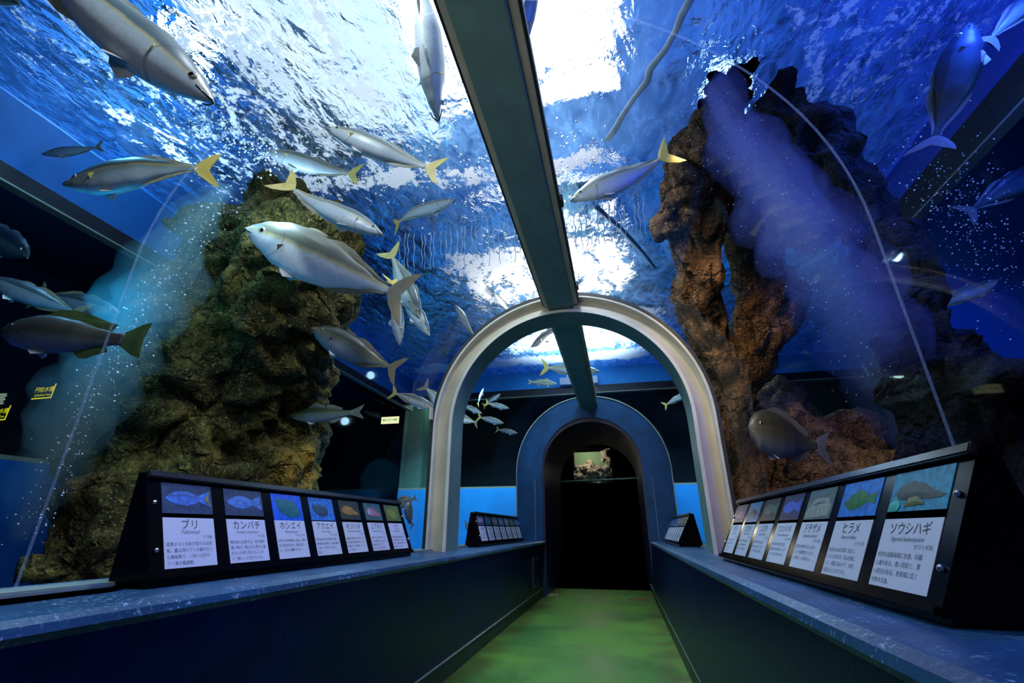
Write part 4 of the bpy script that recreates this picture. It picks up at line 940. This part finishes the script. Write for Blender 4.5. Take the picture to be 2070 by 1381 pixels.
fish_sign(1, 0.485, 0.622, 0.672, 0.935, 0.968, 2.78, 0.682, 'black sloping fish sign with seven cards on the right ledge beside the near acrylic', CARDS_R)
fish_sign(-1, -1.21, -1.285, 0.680, 0.94, 4.15, 6.05, -1.352, 'small looking fish sign on the left ledge between the arch and the blue portal', None, SMALL_L)
fish_sign(1, 0.47, 0.61, 0.676, 0.93, 4.62, 6.2, 0.68, 'small looking fish sign on the right ledge between the arch and the blue portal', None, SMALL_R)
bm = bmesh.new(); tube(bm, [(-1.26, -0.4 + 0.12 * k, LEDGE + 0.006 + 0.0 * k) for k in range(13)] + [(-1.30, 1.1, LEDGE + 0.008)], 0.006)
tag(link('cable', bm, M_blackmatte), 'thin black cable lying along the left ledge behind the sign', 'cable')

# ------------------------------------------------------------------ signs out in the gallery
M_glowy = emis('sign_yellow_glow', (0.75, 0.78, 0.02), 0.75); M_glowg = emis('sign_green_glow', (0.02, 0.45, 0.16), 0.8); M_gloww = emis('exit_white_glow', (0.90, 0.92, 0.50), 1.0); M_glowp = emis('board_glow', (0.30, 0.42, 0.30), 0.8)
def flat_sign(name, label, corner, wd, ht, D, build, mats, cat='sign'):
    p = spot3(corner[0], corner[1], D)                              # lower left corner, board faces down the tunnel
    t = thing(name, label, cat, p)
    bm = bmesh.new(); box(bm, (0, 0.0, 0), (wd, 0.03, ht)); link('board', bm, mats[0], t)
    bm = bmesh.new(); build(bm, Matrix(((1, 0, 0, 0), (0, 0, -1, -0.004), (0, 1, 0, 0), (0, 0, 0, 1)))); link('lettering', bm, mats[1:], t)
    return t
def b_exit(bm, M):
    for s, x in ((-1, 0.03), (1, 0.37)):
        pts = [(x, 0.075), (x - s * 0.035, 0.105), (x - s * 0.035, 0.085), (x - s * 0.085, 0.085), (x - s * 0.085, 0.065), (x - s * 0.035, 0.065), (x - s * 0.035, 0.045)]
        bm.faces.new([bm.verts.new(M @ Vector((a, b, 0))) for a, b in pts])
    text_bm(bm, '非常口', 0.055, M @ Matrix.Translation((0.2, 0.055, 0)), 'CENTER')
flat_sign('exit_sign', 'lit pale yellow exit sign with two green arrows seen through the far window', (770, 857), 0.40, 0.145, 9.8, b_exit, [M_gloww, M_glowg])
def b_yel(tx, en):
    def f(bm, M):
        box(bm, (0, 0, 0), (0.36, 0.016, 0.004), 0, M); box(bm, (0.344, 0, 0), (0.36, 0.21, 0.004), 0, M)
        text_bm(bm, tx, 0.085, M @ Matrix.Translation((0.175, 0.105, 0.002)), 'CENTER'); text_bm(bm, en, 0.046, M @ Matrix.Translation((0.175, 0.04, 0.002)), 'CENTER')
    return f
flat_sign('tank_sign', 'glowing yellow lettered tank sign in the dark gallery left of the bubble plume', (64, 808), 0.36, 0.22, 6.4, b_yel('円柱水槽', 'Cylindrical Tank'), [M_gallery, M_glowy])
flat_sign('tank_sign', 'glowing yellow lettered tank sign at the extreme left edge below the pale board', (-28, 852), 0.36, 0.20, 6.4, b_yel('回遊水槽', 'Migration Tank'), [M_gallery, M_glowy])
def b_board(bm, M):
    for r in range(6): box(bm, (0.02, 0.02 + 0.028 * r, 0), (0.26 - 0.02 * (r % 2), 0.036 + 0.028 * r, 0.003), 0, M)
flat_sign('notice_board', 'pale lined notice board at the extreme left edge above the lower yellow sign', (-22, 822), 0.28, 0.20, 6.4, b_board, [M_gallery, M_glowp], 'notice board')

# ------------------------------------------------------------------ bubbles, plumes, hose, jets
M_bub = simple('bubble', (0.85, 0.93, 1.0), 0.15, 0.8)
def bubbles(name, label, pts):
    bm = bmesh.new()
    for p, r in pts: bmesh.ops.create_icosphere(bm, subdivisions=1, radius=r, matrix=Matrix.Translation(p))
    return tag(link(name, bm, M_bub, None, True), label, 'bubbles', kind='stuff')
random.seed(11)
LP = [(455, 375), (390, 450), (325, 560), (262, 660), (205, 750), (150, 850), (95, 970), (48, 1090)]
RP = [(1430, 170), (1500, 290), (1580, 410), (1660, 530), (1745, 650), (1815, 770), (1870, 880), (1910, 980)]
def along(P, f):
    q = f * (len(P) - 1); i = min(int(q), len(P) - 2); t = q - i
    return P[i][0] + (P[i + 1][0] - P[i][0]) * t, P[i][1] + (P[i + 1][1] - P[i][1]) * t
DL, DR = 2.55, 2.2
B = []
for k in range(520):
    x, y = along(LP, random.random()); B.append((spot3(x + random.gauss(12, 26), y + random.gauss(0, 20), DL + random.uniform(-0.15, 0.1)), random.choice((0.002, 0.003, 0.003, 0.004, 0.006))))
bubbles('bubbles', 'white bubbles streaming up in the left teal plume', B)
B = []
for k in range(260):
    x, y = along(RP, random.random() * 0.75); B.append((spot3(x + random.gauss(-30, 60), y + random.gauss(0, 40), DR + random.uniform(-0.2, 0.2)), random.choice((0.0015, 0.002, 0.003))))
for k in range(480):
    x, y = random.gauss(1960, 70), random.gauss(450, 75); B.append((spot3(x, y + (x - 1960) * 0.6, 2.6 + random.uniform(-0.2, 0.2)), random.choice((0.002, 0.003, 0.004, 0.005))))
bubbles('bubbles', 'fine bubbles drifting in the blue water on the right', B)
B = []
for k in range(420):
    x, y = random.uniform(740, 1230), random.gauss(320, 50); B.append((spot3(x, y, 3.3 + random.uniform(-0.5, 0.1)), random.choice((0.0025, 0.004, 0.006, 0.008))))
for k in range(420):
    x = random.uniform(380, 560); y = 235 + (x - 380) * 0.42 + random.gauss(0, 22); B.append((spot3(x, y, 3.0 + random.uniform(-0.2, 0.1)), random.choice((0.0025, 0.004, 0.006, 0.007))))
B = [(p, r) for p, r in B if p.z < WATER - 0.03 and math.hypot(p.x - XC, max(p.z - SPR, 0)) > 1.12]
bubbles('bubbles', 'white bubbles scattered along the foam line above the tunnel', B)

def mat_plume(name, c, dens):
    n = N(name); v = n.n('VolumeScatter'); v.inputs['Color'].default_value = col(c); v.inputs['Density'].default_value = dens; v.inputs['Anisotropy'].default_value = 0.0
    n.l(v.outputs[0], n.out.inputs['Volume']); return n.m
def plume(name, label, P, D, rad, c, dens):
    pts = [spot3(x, y, D) for x, y in P]; fine = []
    for i in range(len(pts) - 1):
        for j in range(4): fine.append(pts[i].lerp(pts[i + 1], j / 4))
    fine.append(pts[-1]); n = len(fine); top = None
    for k, (rf, df) in enumerate(((1.35, 0.35), (0.98, 0.5), (0.62, 0.6), (0.32, 0.6))):
        bm = bmesh.new()
        tube(bm, fine, [rad * rf * (0.35 + 0.65 * min(1, 3.2 * min(i, n - 1 - i) / (n - 1)) ) * (1 + 0.16 * math.sin(i * 1.9 + k * 2)) for i in range(n)], 20, 0)
        for v in bm.verts: v.co += Vector((noise.noise(v.co * 5 + Vector((k, 0, 0))), noise.noise(v.co * 5 + Vector((0, 5, k))), noise.noise(v.co * 5 + Vector((9, k, 0))))) * rad * 0.35 * rf
        bmesh.ops.recalc_face_normals(bm, faces=bm.faces)
        o = link(name if k == 0 else 'haze_core', bm, mat_plume(name, c, dens * df), top, True)
        if k == 0: top = tag(o, label, 'plume', kind='stuff')
    return top
plume('bubble_haze', 'teal haze of fine bubbles slanting down in front of the boulder', LP, DL, 0.16, (0.40, 0.88, 1.0), 1.5)
plume('bubble_haze', 'blue haze of fine bubbles slanting down beside the acrylic joint on the right', RP, DR, 0.17, (0.20, 0.30, 1.0), 2.2)
# floating hose under the surface
def onz(px, py, z):
    a, b = spot3(px, py, 1.0), spot3(px, py, 2.0); t = (z - a.z) / (b.z - a.z); return a + (b - a) * t
hp = [(1228, 282), (1240, 262), (1262, 232), (1283, 196), (1305, 165), (1318, 138), (1345, 100), (1362, 64), (1382, 30), (1400, -10)]
bm = bmesh.new(); tube(bm, [onz(x, y, WATER - 0.07) + Vector((0.012 * math.sin(i * 2.1), 0, 0)) for i, (x, y) in enumerate(hp)], [0.022 + 0.003 * math.sin(i * 1.7) for i in range(len(hp))], 10)
tag(link('hose', bm, simple('hose_grey', (0.62, 0.68, 0.74), 0.5, var=0.2, bump=0.3), None, True), 'pale grey hose floating under the surface right of the crown beam', 'hose')
hp = [(1206, 418), (1228, 440), (1255, 462), (1280, 490), (1300, 512), (1322, 540)]
bm = bmesh.new(); tube(bm, [onz(x, y, WATER - 0.10) for x, y in hp], [0.02, 0.026, 0.022, 0.027, 0.022, 0.02], 10)
tag(link('hose', bm, simple('hose_blue', (0.05, 0.12, 0.25), 0.5, var=0.2, bump=0.3), None, True), 'dark blue hose floating by the bright splash beside the rock pillar', 'hose')
M_jet = simple('jet_white', (0.85, 0.9, 0.95), 0.3, 0.7)
bm = bmesh.new(); random.seed(3)
for k in range(46):
    x = -2.0 + 2.45 * k / 45 + random.uniform(-0.02, 0.02); L = random.uniform(0.28, 0.46); y = 3.62 + random.uniform(-0.03, 0.03)
    if abs(x - XC) < 0.12: continue
    tube(bm, [Vector((x + 0.008 * math.sin(j * 1.9 + k), y + 0.01 * j, WATER - 0.02 - L * j / 7)) for j in range(8)], [0.006 * (1 - 0.5 * j / 7) * (1 + 0.4 * math.sin(j * 2.3 + k)) for j in range(8)], 6)
tag(link('water_jets', bm, M_jet, None, True), 'row of thin white water jets plunging under the surface above the splash', 'water jets', kind='stuff')

# two small white boxes on the rim above the portal and a small warm lamp in the dark room
for x, lab in ((1146, 'small white box on the black rim just left of the crown beam'), (1193, 'small white box on the black rim just right of the crown beam')):
    p = spot3(x, 770, 8.55); bm = bmesh.new(); box(bm, (-0.14, -0.06, -0.06), (0.14, 0.06, 0.08)); box(bm, (-0.015, -0.02, 0.08), (0.015, 0.02, 0.16)); bevel(bm, 0.006)
    o = tag(link('junction_box', bm, M_paper), lab, 'box', 'white boxes on the rim'); o.location = (p.x, 8.31, p.z)
p = spot3(1182, 884, 10.6)
t = thing('small_lamp', 'tiny warm glowing lamp high in the dark room beyond the doorway', 'lamp', p)
bm = bmesh.new(); tube(bm, [(-0.02, 0, 0.0), (0.10, 0, 0.05)], 0.022, 10); link('bulb', bm, emis('bulb_yellow', (1.0, 0.78, 0.25), 1.2), t)
bm = bmesh.new(); tube(bm, [(-0.14, 0, -0.03), (-0.02, 0, 0.0)], 0.018, 10); link('cap', bm, emis('bulb_red', (0.8, 0.10, 0.03), 0.6), t)
